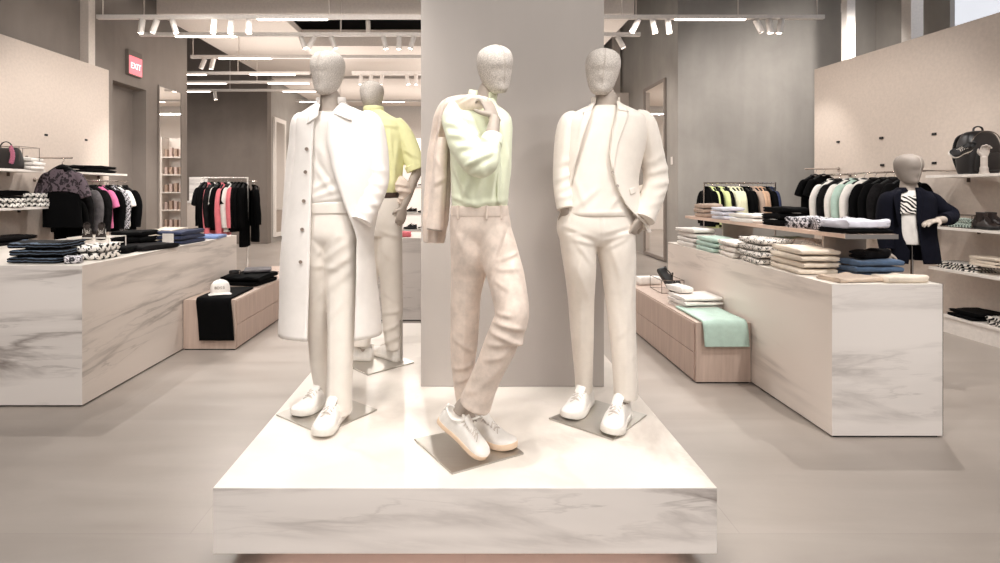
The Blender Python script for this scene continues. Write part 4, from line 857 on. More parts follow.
# spots of the tracks above the aisle in front of the platform
for x, y, ax, ay, az, en in ((-1.7, 1.1, -.75, 2.9, 1.0, 92), (-.5, 1.0, 0, 2.45, 1.0, 98), (.6, 1.0, .1, 2.5, .9, 86), (1.7, 1.1, .75, 2.8, 1.0, 116), (-1.0, 2.6, -.6, 3.7, 1.0, 190), (-.42, 1.9, -.5, 3.75, .6, 55), (0, 1.9, 0, 2.6, .3, 150)):
    lamp('SPOT', (x, y, 4.0), (ax, ay, az), en, size=.06, ang=42, blend=.6)
for x, y, ax, ay, az, en in ((-2.6, 2.6, -3.2, 5.0, .9, 300), (-3.6, 3.4, -5.4, 6.6, 1.2, 230), (-3.4, 5.2, -5.4, 7.8, 1.3, 200), (2.6, 2.2, 2.6, 4.6, .9, 300), (3.8, 3.0, 5.3, 5.4, .7, 330), (3.4, 4.6, 5.3, 7.6, 1.3, 170), (3.2, 2.6, 3.6, 4.5, 1.2, 70),
    (-1.2, 3.6, -2.3, 6.0, .4, 160), (1.0, 4.4, 2.0, 5.0, .4, 160)):
    lamp('SPOT', (x, y, 4.0), (ax, ay, az), en, size=.06, ang=60, blend=.7)
for px, Y, ax, ay, az, en in ((214, Ys[0], -5.2, 9, 1.2, 200), (249, Ys[0], -2.6, 6.2, .8, 220), (653, Ys[0], 2.4, 6.4, 1, 220), (769, Ys[0], 5.2, 8.2, 1.2, 90), (668, Ys[0], 4.2, 9.6, 1.4, 200), (313, Ys[1], -4.5, 13, 1, 300), (399, Ys[1], -.5, 6.6, 1, 220), (213, Ys[2], -6, 14.2, 1.3, 300)):
    lamp('SPOT', (X_(px, Y), Y-.06, TZ-.3), (ax, ay, az), en, size=.05, ang=60, blend=.7)
for x, y, ax, ay, az, en, an in ((4.4, 8.5, 5.6, 10.8, 2.8, 210, 110), (6.2, 8.6, 6.9, 10.8, 3.4, 150, 110), (-3.4, 7.6, -5.6, 9.6, 2.0, 70, 80), (2.4, 10.2, 4.18, 12.2, 2.2, 120, 80)):  # wash lamps added to brighten the return, side and flank walls
    lamp('SPOT', (x, y, 4.0), (ax, ay, az), en, size=.06, ang=an, blend=.9)
for x, y, en in ((-3.5, 11, 34), (0, 12, 24), (1.6, 11, 26), (0, 17.5, 40), (-3.5, 17, 30)):      # up-facing lamps added as stand-in bounce light on the rafts
    l = lamp('AREA', (x, y, 3.1), (x, y, 9), en*1.3, size=3.0, sy=2.0)
lamp('SPOT', (3.6, 4.6, 4.0), (2.3, 2.6, 0), 230, size=.03, ang=66, blend=.25); lamp('SPOT', (-4.0, 5.2, 4.0), (-2.3, 3.2, 0), 210, size=.03, ang=62, blend=.25)
lamp('SPOT', (.4, 1.6, 4.0), (2.9, 1.6, 0), 150, size=.03, ang=50, blend=.2)
lamp('AREA', (8.0, 6.5, 4.4), (0, 7.5, 3.2), 24, (.96, .97, 1), size=4.5, sy=2.4)      # daylight of the high window
for x in (-.9, 1.3): lamp('SPOT', (x, 1.5, 4.0), (.28, 3.25, 1.9), 48, size=.06, ang=60, blend=.9)
lamp('AREA', (-1.5, 6.4, 3.2), (-1.5, 9.4, 4.9), 55, size=6.0, sy=.3)  # area lamp added only to brighten the front of the raft
# the linear lamps of the sales floor
for x, y, en in ((-2.5, 0, 70), (2.5, 0, 70), (0, -1.2, 80), (-3.2, 7.6, 60), (3.0, 7.6, 60), (0, 6.2, 50), (-3, 13, 70), (1, 13, 60), (-2, 18, 140), (2, 18, 120), (-7.5, 12.8, 40)):
    lamp('AREA', (x, y, 3.98), (x, y, 0), en, size=1.6, sy=.12)
# ------------------------------------------------------------------ merchandise
def fab(key, col, **k): return fabric('cloth_'+key, col, 1500, k.pop('bump', .2), **k)
C_ = dict(black=fab('black', '070708'), charcoal=fab('charcoal', '1d1b1c', mott=.4), grey=fab('grey', '6b6668', mott=.3), navy=fab('navy', '2b3350'), blue=fab('light_blue', '7f97c8'), denim=fab('denim', '4a5f7a', mott=.25),
          white=fab('white', 'f3ede7'), cream=fab('cream', 'eadccb'), mint=fab('mint', 'bdd6ca'), sage=fab('sage', '8d9a80'), pink=fab('pink', 'ee7fae'), coral=fab('coral', 'ee7f88'), taupe=fab('taupe', 'b39c8c'), tan=fab('tan', 'c9a58a'),
          lilac=fab('lilac_white', 'dcdbe6'), lime=fab('bright_lime', 'e6eeaa'), pale=fab('pale_yellow', 'f2f0cf'), beige=fab('beige', 'cfbba9'))
C_['zebra'] = patterned('zebra_print', 'f2ece5', '0f0e0f', 'zebra', 14); C_['chain'] = patterned('chain_print', 'f4efe8', '151314', 'chain', 17, .6)
C_['zigzag'] = patterned('zigzag_knit', '0b0b0e', '5c6a7c', 'zigzag', 16, .72); C_['floral'] = patterned('dark_floral', '161415', 'e8e0d8', 'spots', 60, .32); C_['floral_w'] = patterned('white_floral', '8a7f78', 'f0e8e0', 'spots', 30, .25)
C_['spotbw'] = patterned('black_white_spots', '141213', 'ece5dd', 'spots', 48, .42); C_['camo'] = patterned('purple_grey_camouflage', '2b2529', '63565d', 'spots', 26, .5); C_['mintprint'] = patterned('mint_check_print', 'dfeee4', '2c4038', 'chain', 40, .5)
C_['artprint'] = patterned('grey_art_print', '3a383c', 'd9d5da', 'chain', 16, .5)

def folded_mesh(w, d, h, seed=0, loose=1.0):
    rs = np.random.RandomState(seed); n, m = 40, 30; xs = np.concatenate([[-.5, -.497, -.485], np.linspace(-.46, .46, m), [.485, .497, .5]])
    rings = []
    for i, x in enumerate(xs):
        e = abs(x)*2; sc = 1-.10*max(0, (e-.93)/.07)**2
        ring = []
        for j in range(n):
            a = 2*PI*j/n; c, s = math.cos(a), math.sin(a)
            y = d/2*math.copysign(abs(c)**.30, c); z = h/2+h/2*math.copysign(abs(s)**.55, s)*(sc if e > .93 else 1)
            if c > 0: y -= .010*loose*math.exp(-((z/h-.5)/.10)**2)             # open fold at the back
            xx = x*w
            if e > .9: xx -= math.copysign(.007*loose*(math.exp(-((z/h-.5)/.09)**2)+.5*math.exp(-((z/h-.22)/.07)**2)), x)
            ring.append((xx, y, z))
        rings.append(ring)
    mb = MB().rings(rings); v = np.array(mb.v)
    nz = wave_noise(v*np.array([1, 1, .3])+rs.uniform(0, 9, 3), seed+1, (26, 26, 10)); top = np.clip(v[:, 2]/h, 0, 1)
    v[:, 2] += .0065*loose*nz*top; v[:, 0] += .003*loose*wave_noise(v, seed+2, (14, 30, 60), 2); v[:, 1] += .003*loose*wave_noise(v, seed+3, (20, 14, 60), 2)
    mb.v = [tuple(q) for q in v]; return mb
_fold_n = [0]
def folded(name, label, cat, loc, w, d, h, mat, rz=0.0, group=None, loose=1.0):
    _fold_n[0] += 1; o = folded_mesh(w, d, h, _fold_n[0], loose).build(name, mat, None, True, angle=70)
    o.location = loc; o.rotation_euler = (0, 0, rz); tag(o, label, cat, group); return o
def stack(name, desc, cat, where, x, y, z, w, d, hs, mats, rz=0.0, loose=1.35):
    n = len(mats); hs = hs if isinstance(hs, (list, tuple)) else [hs]*n
    pos = {1: [''], 2: ['lower of two', 'upper of two'], 3: ['bottom of three', 'middle of three', 'top of three'], 4: ['lowest of four', 'second lowest of four', 'third of four from below', 'topmost of four']}[n]
    for i in range(n):
        r = random.Random(i*7+int(abs(x)*100))
        folded(name, (desc+', '+pos[i]+' '+where).replace(',  ', ' '), cat, (x+r.uniform(-.012, .012), y+r.uniform(-.012, .012), z+.0005), w*r.uniform(.97, 1.0), d*r.uniform(.97, 1), hs[i]-.001, mats[i], rz+r.uniform(-.08, .08), 'folded clothes '+where, loose)
        z += hs[i]+.004*loose
LZ, RZ, RSZ, LBZ, RBZ = .979, .931, 1.218, .47, .4725
# --- on the left counter
stack('folded_sweater', 'navy black zigzag knit sweater', 'sweater', 'at the left counter front edge', -3.05, 4.02, LZ, .37, .28, .046, [C_['zigzag']]*3)
folded('folded_scarf', 'small grey and white scarf beside the zigzag sweaters', 'scarf', (-2.80, 3.94, LZ), .10, .16, .05, C_['artprint'], .5)
stack('folded_shirt', 'white chain print shirt', 'shirt', 'under the grey sneakers on the left counter', -2.88, 4.2, LZ, .34, .26, .052, [C_['chain']]*2)
stack('folded_tee', 'black tee', 'tee', 'behind the sneakers on the left counter', -3.03, 5.05, LZ, .27, .3, .046, [C_['black']]*3)
stack('folded_tee', 'cream tee', 'tee', 'beside the white price card', -2.93, 5.45, LZ, .24, .3, .045, [C_['cream']]*3)
folded('folded_trousers', 'black trousers lying flat in front of the price card', 'trousers', (-2.80, 4.86, LZ), .30, .42, .045, C_['charcoal'], -.25)
folded('folded_trousers', 'black trousers right behind the chain print shirts', 'trousers', (-2.90, 4.55, LZ), .28, .22, .06, C_['black'], .1)
stack('folded_jeans', 'dark navy jeans', 'jeans', 'by the left counter right edge', -2.79, 5.42, LZ, .26, .42, .04, [C_['navy']]*3, -.06)
folded('folded_shirt', 'light blue shirt at the far right end of the left counter', 'shirt', (-2.76, 5.98, LZ), .24, .3, .035, C_['blue'], .1)
stack('folded_tee', 'black tee', 'tee', 'at the far end of the left counter', -3.05, 5.98, LZ, .28, .26, .045, [C_['black']]*2)
e = thing('price_card', 'blank white price card standing among the folded tees', 'card', (-2.765, 5.12, LZ), -.1)
bx('card', M['white'], -.055, .055, -.002, .002, .012, .115, e, .001); bx('foot', M['white'], -.03, .03, -.012, .012, .0005, .012, e, .002)
def wire_box(label, loc, w, d, h, mat, rz=0, r=.004):
    e = thing('wire_riser', label, 'riser', loc, rz); x, y = w/2, d/2; z0 = r
    for nm, pts in (('top_frame', [(-x, -y, h), (x, -y, h), (x, y, h), (-x, y, h), (-x, -y, h)]), ('bottom_frame', [(-x, -y, z0), (x, -y, z0), (x, y, z0), (-x, y, z0), (-x, -y, z0)])):
        m = MB()
        for a, b in zip(pts, pts[1:]): m.tube([a, b], r, 8)
        m2 = MB(); m2.rings(sweep(np.array(pts), [(r, r)]*5, 8, ref=(.3, .2, 1)), True); m2.build(nm, mat, e, fix=True)
    for a in (-x, x):
        for b in (-y, y): m = MB(); m.tube([(a, b, z0), (a, b, h)], r, 8); m.build('leg', mat, e)
    return e
GS = (fab('sneaker_grey', '3a3330', mott=.2), M['shoe_sole'], M['lace'], M['lining']); BS = (plain('black_leather', '191617', .4), M['black'], plain('black_lace', '141212', .8), M['lining'])
WB = (plain('black_mesh', '151314', .6), M['shoe_sole'], M['lace'], M['lining']); DB = (plain('dark_brown_leather_shoe', '2c2321', .38), M['black'], plain('brown_lace', '2a211e', .8), M['lining'])
def solo(label, heel, toe, mats, L=.285, up=(0, 0, 1), flip=1, group=None, name='sneaker'):
    e = thing(name, label, 'shoe', (0, 0, 0), 0, group); shoe(heel, toe, None, mats, L, up, flip, name, e)
    return e
wire_box('white wire riser around the grey sneakers on the left counter', (-2.99, 4.47, LZ), .33, .22, .14, M['white'])
bx('riser_shelf', M['white'], -.148, .148, -.108, .108, .085, .092, bpy.data.objects['wire_riser'])
solo('grey sneaker with red lining, left one of the pair on the wire riser', (-3.135, 4.56, LZ+.19), (-3.035, 4.41, LZ+.094), GS, .205, flip=-1, group='grey sneakers on the riser')
solo('grey sneaker with red lining, right one of the pair on the wire riser', (-3.012, 4.56, LZ+.19), (-2.914, 4.41, LZ+.094), GS, .205, flip=1, group='grey sneakers on the riser')

# --- left bench: cap, draped trousers, folded heap
def drape_over(name, label, cat, prof, x0, x1, skew, mat, th=.012, seed=1, nx=26, loc=(0, 0, 0)):
    """a garment draped along a profile of (y, z) points, between x0 and x1"""
    pr = crom(prof, 60); g = []
    for i, (y, z) in enumerate(pr):
        u = i/59; g.append([(x0+(x1-x0)*j/(nx-1)+skew*u*u, y, z) for j in range(nx)])
    mb = MB().grid(g); me = mb.mesh(name); v = get_v(me); nn = normals(me); k = .0022 if th < .011 else .004
    wv = np.abs(wave_noise(v, seed, (40, 5, 6), 2)); up = np.where((nn[:, 2].mean() > 0), 1, -1)
    if nn[:, 2].mean() < 0: me.flip_normals(); nn = -nn
    set_v(me, v+nn*(k*wv+.001)[:, None])
    o = link(name, me, mat, None, True, solid=-th, angle=60); o.modifiers['solid'].offset = 1; tag(o, label, cat); o.location = loc; return o
drape_over('draped_trousers', 'black trousers hanging over the front of the left wooden bench', 'trousers', [(5.72, LBZ+.004), (5.4, LBZ+.004), (5.2, LBZ+.004), (5.148, LBZ-.005), (5.135, LBZ-.06), (5.132, .3), (5.13, .10)], -2.52, -2.20, .05, C_['black'], .018, 4)
def cap(label, loc, rz):
    e = thing('baseball_cap', label, 'cap', loc, rz); b = MB()
    b.lathe([(.088, 0), (.090, .02), (.088, .05), (.078, .085), (.058, .108), (.03, .12), (0, .124)], 32); c = b.build('crown', C_['white'], e, angle=80)
    g = []                                                   # curved brim, facing -Y
    for i in range(9):
        row = []
        for j in range(21):
            a = -1.15+2.3*j/20; r = .086+.068*(i/8)*math.cos(a*.78)**.8; row.append((r*math.sin(a), -r*math.cos(a), .010-.028*(abs(math.sin(a))**2)*(i/8)-.006*i/8))
        g.append(row)
    MB().grid(g).build('brim', C_['white'], e, solid=.004)
    b = MB(); b.lathe([(.009, 0), (.008, .004), (0, .005)], 12, M=Matrix.Translation((0, 0, .123))); b.build('button', C_['white'], e)
    for i, ch in enumerate('BOSS'):
        a = (-.42+.28*i); Mx = Matrix.Translation((.0895*math.sin(a), -.0895*math.cos(a), .056)) @ Matrix.Rotation(a, 4, 'Z') @ Matrix.Rotation(PI/2-.12, 4, 'X')
        text_mesh(ch, .036, 'lettering', M['btn'], c, Mx, .0015)
    return e
cap('white baseball cap with small lettering on black trousers on the left bench', (-2.385, 5.36, LBZ+.034), .35)
stack('folded_trousers', 'black trousers', 'trousers', 'at the rear of the left bench', -2.39, 6.1, LBZ, .44, .5, .05, [C_['black'], C_['black']], -.1, 1.6)
folded('folded_tee', 'dark grey tee on top of the black trousers on the left bench', 'tee', (-2.34, 6.22, LBZ+.112), .28, .26, .035, C_['grey'], .3)
e = thing('leather_belt', 'coiled black belt with a metal buckle on the left bench heap', 'belt', (-2.50, 5.97, LBZ+.122)); b = MB()
b.rings(sweep([(.06*math.cos(a)*(1-.02*a), .06*math.sin(a)*(1-.02*a), .018) for a in np.linspace(0, 12, 70)], [(.0025, .016)]*70, 8, ref=(0, 0, 1))); b.build('strap', plain('black_leather', '191617', .4), e); bx('buckle', M['chrome'], .055, .062, -.02, .02, .004, .034, e, .001)

# --- right bench
folded('folded_shirt', 'white rolled shirt at the far end of the right bench', 'shirt', (1.99, 6.0, RBZ), .26, .13, .085, C_['white'], .2, loose=1.4)
wire_box('thin dark wire riser holding the black shoe on the right bench', (2.06, 5.62, RBZ), .22, .34, .13, M['dark_metal'], 0, .003)
solo('black leather shoe leaning heel up against the dark wire riser', (1.985, 5.66, RBZ+.19), (2.06, 5.50, RBZ+.012), BS, .27, up=(.8, .2, .5), name='dress_shoe', group='black shoes on the right bench')
solo('black leather shoe lying flat inside the dark wire riser', (2.13, 5.60, RBZ+.004), (2.12, 5.34, RBZ+.004), BS, .26, name='dress_shoe', flip=-1, group='black shoes on the right bench')
stack('folded_shirt', 'white shirt', 'shirt', 'beside the mint garment', 2.02, 4.86, RBZ, .34, .34, .032, [C_['white']]*3, .1, 1.3)
folded('folded_shirt', 'white rolled shirt on the stack beside the mint garment', 'shirt', (1.94, 4.98, RBZ+.112), .12, .26, .055, C_['white'], .2, loose=1.5)
drape_over('draped_tee', 'mint green tee draped over the front end of the right bench', 'tee', [(4.78, RBZ+.004), (4.5, RBZ+.004), (4.31, RBZ+.004), (4.258, RBZ-.004), (4.243, RBZ-.05), (4.24, .36), (4.238, .295)], 1.83, 2.17, .015, C_['mint'], .016, 9)

# --- riser shelf and stacks on the right counter
e = thing('riser_shelf', 'long shelf raised above the right marble counter carrying folded shirts', 'shelf', (2.42, 3.5, RZ))
bx('board', plain('rose_beige_board', 'd3b7a6', .4), 0, .33, 0, 2.55, RSZ-RZ-.028, RSZ-RZ, e, .002); bx('edge', M['chrome'], -.004, .334, -.006, 0, RSZ-RZ-.03, RSZ-RZ, e)
for y in (.27, 1.75): bx('support_panel', plain('grey_panel', 'a4978d', .6), .04, .33, y, y+.02, .0005, RSZ-RZ-.028, e)
T = C_
stack('folded_tee', 'white tee', 'tee', 'at the far end of the right counter', 2.345, 5.60, RZ, .21, .42, .042, [T['white']]*4)
stack('folded_tee', 'mint tee', 'tee', 'next to the white tees on the right counter', 2.345, 5.13, RZ, .22, .42, .04, [T['mint']]*3, -.05)
stack('folded_shirt', 'white floral shirt', 'shirt', 'between the mint tees and spotted shirts', 2.335, 4.71, RZ, .21, .36, .042, [T['floral_w']]*3, -.1, 1.4)
e = thing('bucket_hat', 'pale cloth hat lying behind the white floral shirts', 'hat', (2.60, 4.95, RZ+.0)); b = MB()
b.lathe([(.155, .004), (.15, .012), (.10, .04), (.092, .055), (.088, .11), (.07, .125), (0, .128)], 32); b.build('crown', T['cream'], e, angle=60); b = MB(); b.lathe([(.0965, .042), (.098, .045), (.0955, .06), (.093, .062)], 32); b.build('band', T['beige'], e)
stack('folded_shirt', 'black and white spotted shirt', 'shirt', 'mid right counter', 2.355, 4.32, RZ, .25, .37, .045, [T['spotbw']]*4, -.05, 1.5)
stack('folded_tee', 'mint tee', 'tee', 'under the riser', 2.63, 4.68, RZ, .2, .22, .085, [T['mint']]*2)
stack('folded_tee', 'sage green tee', 'tee', 'under the riser behind the spotted shirts', 2.62, 4.40, RZ, .2, .24, .06, [T['sage']]*3)
folded('folded_scarf', 'pale floral scarf standing up behind the spotted shirts', 'scarf', (2.60, 4.14, RZ), .18, .2, .20, T['floral_w'], .5, loose=2.0)
stack('folded_shirt', 'cream shirt', 'shirt', 'at the near corner of the right counter', 2.375, 3.87, RZ, .25, .44, .04, [T['cream']]*4, -.04, 1.2)
stack('folded_shirt', 'dark floral shirt', 'shirt', 'between cream shirts and jeans', 2.63, 3.96, RZ, .26, .30, .055, [T['floral']]*3, .1, 2.4)
stack('folded_jeans', 'blue denim jeans', 'jeans', 'at the front of the right counter', 2.64, 3.60, RZ, .31, .2, .036, [T['denim']]*3)
folded('folded_jeans', 'crumpled dark jeans on top of the blue jeans stack', 'jeans', (2.66, 3.62, RZ+.123), .2, .13, .05, T['charcoal'], .2, loose=2.2)
folded('folded_trousers', 'beige trousers lying flat on the near edge of the right counter', 'trousers', (2.44, 3.47, RZ), .34, .20, .03, T['beige'], .12, loose=1.6)
folded('folded_trousers', 'cream trousers with a dark tip at the right front corner of the counter', 'trousers', (2.70, 3.42, RZ), .26, .14, .04, T['cream'], .06, loose=1.4)
stack('folded_tee', 'taupe tee', 'tee', 'at the far end of the riser', 2.535, 5.72, RSZ, .20, .24, .042, [T['taupe']]*3)
stack('folded_shirt', 'white lilac shirt', 'shirt', 'next to the taupe tees on the riser', 2.535, 5.30, RSZ, .21, .26, .036, [T['lilac']]*3, -.05, 1.2)
stack('folded_shirt', 'flat white shirt', 'shirt', 'in the middle of the riser', 2.55, 4.84, RSZ, .26, .40, .034, [T['white']]*2, 0, 1.2)
stack('folded_tee', 'black tee', 'tee', 'on the riser', 2.54, 4.38, RSZ, .21, .26, .046, [T['black']]*3)
folded('folded_shirt', 'grey printed shirt beside the black tees on the riser', 'shirt', (2.55, 4.10, RSZ), .22, .2, .085, T['artprint'], .2, loose=2.2)
folded('folded_shirt', 'black and white printed shirt near the front of the riser', 'shirt', (2.60, 3.90, RSZ), .24, .18, .09, T['artprint'], -.25, loose=2.4)
folded('folded_shirt', 'lilac white shirt at the front end of the riser, topmost', 'shirt', (2.585, 3.65, RSZ+.032), .30, .24, .055, T['lilac'], .1, loose=2.4)
folded('folded_shirt', 'black shirt under the lilac white shirt at the riser front', 'shirt', (2.585, 3.65, RSZ), .32, .26, .032, T['black'], .1, loose=1.0)

# ------------------------------------------------------------------ hanging clothes
_hm = {}
def hang_meshes(kind):
    if kind in _hm: return _hm[kind]
    L = dict(tee=.66, shirt=.74, jacket=.72, coat=.95)[kind]; sw = dict(tee=.055, shirt=.06, jacket=.07, coat=.07)[kind]
    body = MB(); rows = [(-.086, .050, .032), (-.098, .078, .037), (-.122, .120, .040), (-.152, .160, .043), (-.19, .190, .046), (-.26, .196, .048), (-.42, .194, .052), (-L, .202, .058)]
    a = crom(rows, 34); n = 44
    body.rings([[(w*math.copysign(abs(math.cos(t))**.8, math.cos(t)), d*math.copysign(abs(math.sin(t))**.8, math.sin(t)), z) for t in [2*PI*j/n for j in range(n)]] for z, w, d in a])
    me = body.mesh('body'); drape(me, (), .006, (26, 14, 4), len(_hm)+3, True)
    out = [('body', me)]
    for sg in (-1, 1):
        s = MB(); p = [(sg*.135, 0, -.15), (sg*.172, 0, -.185), (sg*.212, 0, -.27), (sg*(.246 if kind == 'tee' else .232), 0, -.37)]; r = [(.03, .038), (sw*.9, .044), (sw*.98, .046), (sw, .046)]
        if kind != 'tee': p += [(sg*.236, -.01, -.52), (sg*.232, -.02, -.68)]; r += [(sw*.85, .05), (sw*.7, .045)]
        q = crom([list(x)+list(y) for x, y in zip(p, r)], 28); s.rings(sweep(q[:, :3], q[:, 3:], 22)); m2 = s.mesh('sleeve'); drape(m2, (), .004, (26, 26, 14), 5+sg, True); out.append(('sleeve', m2))
    c = MB(); cr = [(.062*math.cos(t), .046*math.sin(t), -.082-.014*math.sin(t)*-1) for t in np.linspace(0, 2*PI, 27)]
    c.rings(sweep(cr, [(.006, .018 if kind != 'tee' else .009)]*27, 8, ref=(0, 0, 1))); out.append(('collar', c.mesh('collar')))
    if kind in ('shirt', 'jacket', 'coat'):
        pk = MB(); pk.box(-.012, .012, -.066, -.056, -L+.01, -.10); out.append(('placket', pk.mesh('placket')))
    for nm, m in out:
        b = bmesh.new(); b.from_mesh(m); bmesh.ops.recalc_face_normals(b, faces=b.faces); b.to_mesh(m); b.free(); m.polygons.foreach_set('use_smooth', [True]*len(m.polygons))
        m.set_sharp_from_angle(angle=1.2); m.materials.append(None)
    h = MB(); h.rings(sweep(crom([(-.165, 0, -.152), (-.11, 0, -.112), (-.04, 0, -.075), (0, 0, -.066), (.04, 0, -.075), (.11, 0, -.112), (.165, 0, -.152)], 24), [(.012, .016)]*24, 8)); hm = h.mesh('hanger')
    k = MB(); k.tube([(0, 0, -.066), (0, 0, -.03), (.018, 0, -.018), (.020, 0, .0), (.0, 0, .016), (-.017, 0, .006)], .0028, 6); km = k.mesh('hook')
    for m in (hm, km): m.polygons.foreach_set('use_smooth', [True]*len(m.polygons)); m.materials.append(None)
    _hm[kind] = out, hm, km; return _hm[kind]
def hang(kind, label, loc, rz, mat, group, sleeve=None, scale=1.0, length=1.0, dark=True):
    parts, hm, km = hang_meshes(kind)
    e = thing({'tee': 'hanging_tee', 'shirt': 'hanging_shirt', 'jacket': 'hanging_jacket', 'coat': 'hanging_coat'}[kind], label, {'tee': 'tee', 'shirt': 'shirt', 'jacket': 'jacket', 'coat': 'coat'}[kind], loc, rz, group)
    e.scale = (scale, 1, length)
    def put(nm, me, m, par):
        o = bpy.data.objects.new(nm, me); COL.objects.link(o); o.parent = par; o.material_slots[0].link = 'OBJECT'; o.material_slots[0].material = m; return o
    for nm, me in parts: put(nm, me, sleeve if (sleeve and nm == 'sleeve') else mat, e)
    h = put('hanger', hm, M['black'] if dark else M['white'], e); put('hook', km, M['chrome'], h); return e
def rack(label, x0, x1, Y, z, mat):
    e = thing('clothes_rack', label, 'rack', (x0, Y, 0)); w = x1-x0
    m = MB(); m.tube([(0, 0, z), (w, 0, z)], .012, 10); m.build('rail', mat, e)
    for x in (0, w):
        m = MB(); m.tube([(x, 0, .03), (x, 0, z+.012)], .013, 10); m.build('post', mat, e); m = MB(); m.box(x-.02, x+.02, -.25, .25, 0, .03); m.build('foot', mat, e, False, .004)
    return e
g1 = 'clothes on the left floor rack'; Yr, zr = 8.6, 1.69
rack('chrome floor rack of black and pink clothes left of the first mannequin', -4.12, -3.40, Yr, zr, M['white'])
seq = [('tee', 'black', 'first black tee from the left end'), ('jacket', 'black', 'black jacket second from the left end'), ('shirt', 'coral', 'long pink shirt between black jackets at left'), ('jacket', 'charcoal', 'charcoal jacket fourth from the left end'), ('tee', 'white', 'white tee at the left half'), ('jacket', 'black', 'black jacket just left of the pink shirt'),
       ('shirt', 'coral', 'pink shirt in the middle'), ('tee', 'black', 'black tee just right of the middle pink shirt'), ('shirt', 'white', 'white shirt right of the middle'), ('jacket', 'black', 'black jacket right of the white shirt'), ('shirt', 'charcoal', 'charcoal shirt third from the right end'), ('jacket', 'black', 'black jacket second from the right end'), ('coat', 'black', 'long black coat at the right end')]
for i, (k, c, lb) in enumerate(seq): hang(k, lb+' of the left floor rack', (-4.08+.053*i, Yr, zr-.004), PI/2+.12*((i*37) % 5-2)/2, C_[c], g1, C_['coral'] if i in (9,) else None, length=1.25 if c == 'coral' else 1.12)
hang('coat', 'black coat hanging at the outer right side of the left floor rack', (-3.33, 8.72, zr-.05), PI/2+.5, C_['black'], g1)
m = MB(); m.tube([(-3.398, 8.6, zr-.05), (-3.33, 8.60, zr-.05), (-3.33, 8.8, zr-.05)], .006, 8); m.build('side_arm', M['chrome'], bpy.data.objects['clothes_rack']).matrix_parent_inverse = Matrix.Translation((4.12, -8.6, 0))
g2 = 'clothes on the right floor rack'; Yr, zr = 9.2, 1.617
rack('thin chrome floor rack of dark and pastel clothes against the right grey wall', 4.0, 5.19, Yr, zr, M['chrome'])
seq = [('jacket', 'black', 'black jacket at the left end'), ('shirt', 'lime', 'bright lime shirt second from left'), ('jacket', 'black', 'black jacket over the lime shirts'), ('shirt', 'lime', 'bright lime shirt fourth from left'), ('jacket', 'charcoal', 'charcoal jacket fifth from left'), ('shirt', 'pale', 'leftmost of the pale yellow shirts'), ('shirt', 'pale', 'middle one of the pale yellow shirts'), ('shirt', 'pale', 'rightmost of the pale yellow shirts'),
       ('jacket', 'black', 'black jacket right of the pale yellow shirts'), ('jacket', 'black', 'black jacket left of the taupe shirt'), ('shirt', 'taupe', 'taupe shirt beside the tan jackets'), ('jacket', 'tan', 'left one of the tan jackets'), ('jacket', 'tan', 'right one of the tan jackets'), ('jacket', 'black', 'black jacket right of the tan jackets'), ('jacket', 'navy', 'dark navy jacket at the right end')]
for i, (k, c, lb) in enumerate(seq): hang(k, lb+' on the right floor rack', (4.06+.076*i, Yr, zr-.004), PI/2-.15*((i*37) % 5-2)/2, C_[c], g2)
# wall rails
def wall_rail(label, pts, mat, hooks=0):
    e = thing('wall_rail', label, 'rail', pts[0]); o = Vector(pts[0]); m = MB(); m.tube([Vector(p)-o for p in pts], .011, 10); m.build('bar', mat, e)
    m = MB(); m.lathe([(.03, -.01), (.03, .0), (0, 0)], 14, M=Matrix.Rotation(PI/2*(1 if pts[0][0] < 0 else -1), 4, 'Y')); m.build('wall_flange', mat, e); return e
wall_rail('thin clothes rail along the left cream wall carrying side hung jackets', [(-5.466, 6.99, 1.63), (-5.16, 6.99, 1.63), (-5.14, 7.05, 1.63), (-5.14, 8.36, 1.63), (-5.16, 8.42, 1.63), (-5.466, 8.42, 1.63)], M['chrome'])
g3 = 'jackets on the left wall rail'
for i, (k, c, Y, lb, sl) in enumerate([('jacket', 'charcoal', 7.2, 'charcoal jacket nearest the camera', None), ('jacket', 'grey', 7.4, 'mottled grey jacket second', None), ('jacket', 'charcoal', 7.58, 'charcoal jacket just before the pink tee', None), ('tee', 'pink', 7.74, 'bright pink tee', None), ('jacket', 'black', 7.88, 'black jacket just behind the pink tee', None), ('jacket', 'artprint', 8.0, 'grey printed jacket', None), ('tee', 'white', 8.13, 'white tee near the far end', None), ('jacket', 'black', 8.28, 'black jacket at the far end', None)]):
    hang(k, lb+' on the left wall rail', (-5.14, Y, 1.626), .12*((i*3) % 3-1), C_[c], g3, sl)
wall_rail('short rail on the left wall holding the two camouflage shouldered tees', [(-5.466, 6.86, 1.90), (-4.90, 6.86, 1.90)], M['chrome'])
g4 = 'front facing tees on the left wall'
for x, Y, lb in ((-5.07, 6.92, 'black tee with purple grey camouflage shoulders, left and behind'), (-4.97, 6.79, 'black tee with purple grey camouflage shoulders, right and in front')):
    e = hang('tee', lb, (x, Y, 1.886), .1, C_['black'], g4, C_['camo'], 1.12, 1.28)
    y = MB(); a = crom([(-.091, .056, .038), (-.101, .085, .043), (-.124, .127, .047), (-.154, .167, .050), (-.192, .196, .053), (-.25, .202, .055), (-.31, .201, .057)], 20); n = 44
    y.rings([[(w*math.copysign(abs(math.cos(t))**.8, math.cos(t)), d*math.copysign(abs(math.sin(t))**.8, math.sin(t)), z-(.04*math.cos(t)**2 if q == 19 else 0)) for t in [2*PI*j/n for j in range(n)]] for q, (z, w, d) in enumerate(a)]); y.build('yoke', C_['camo'], e)
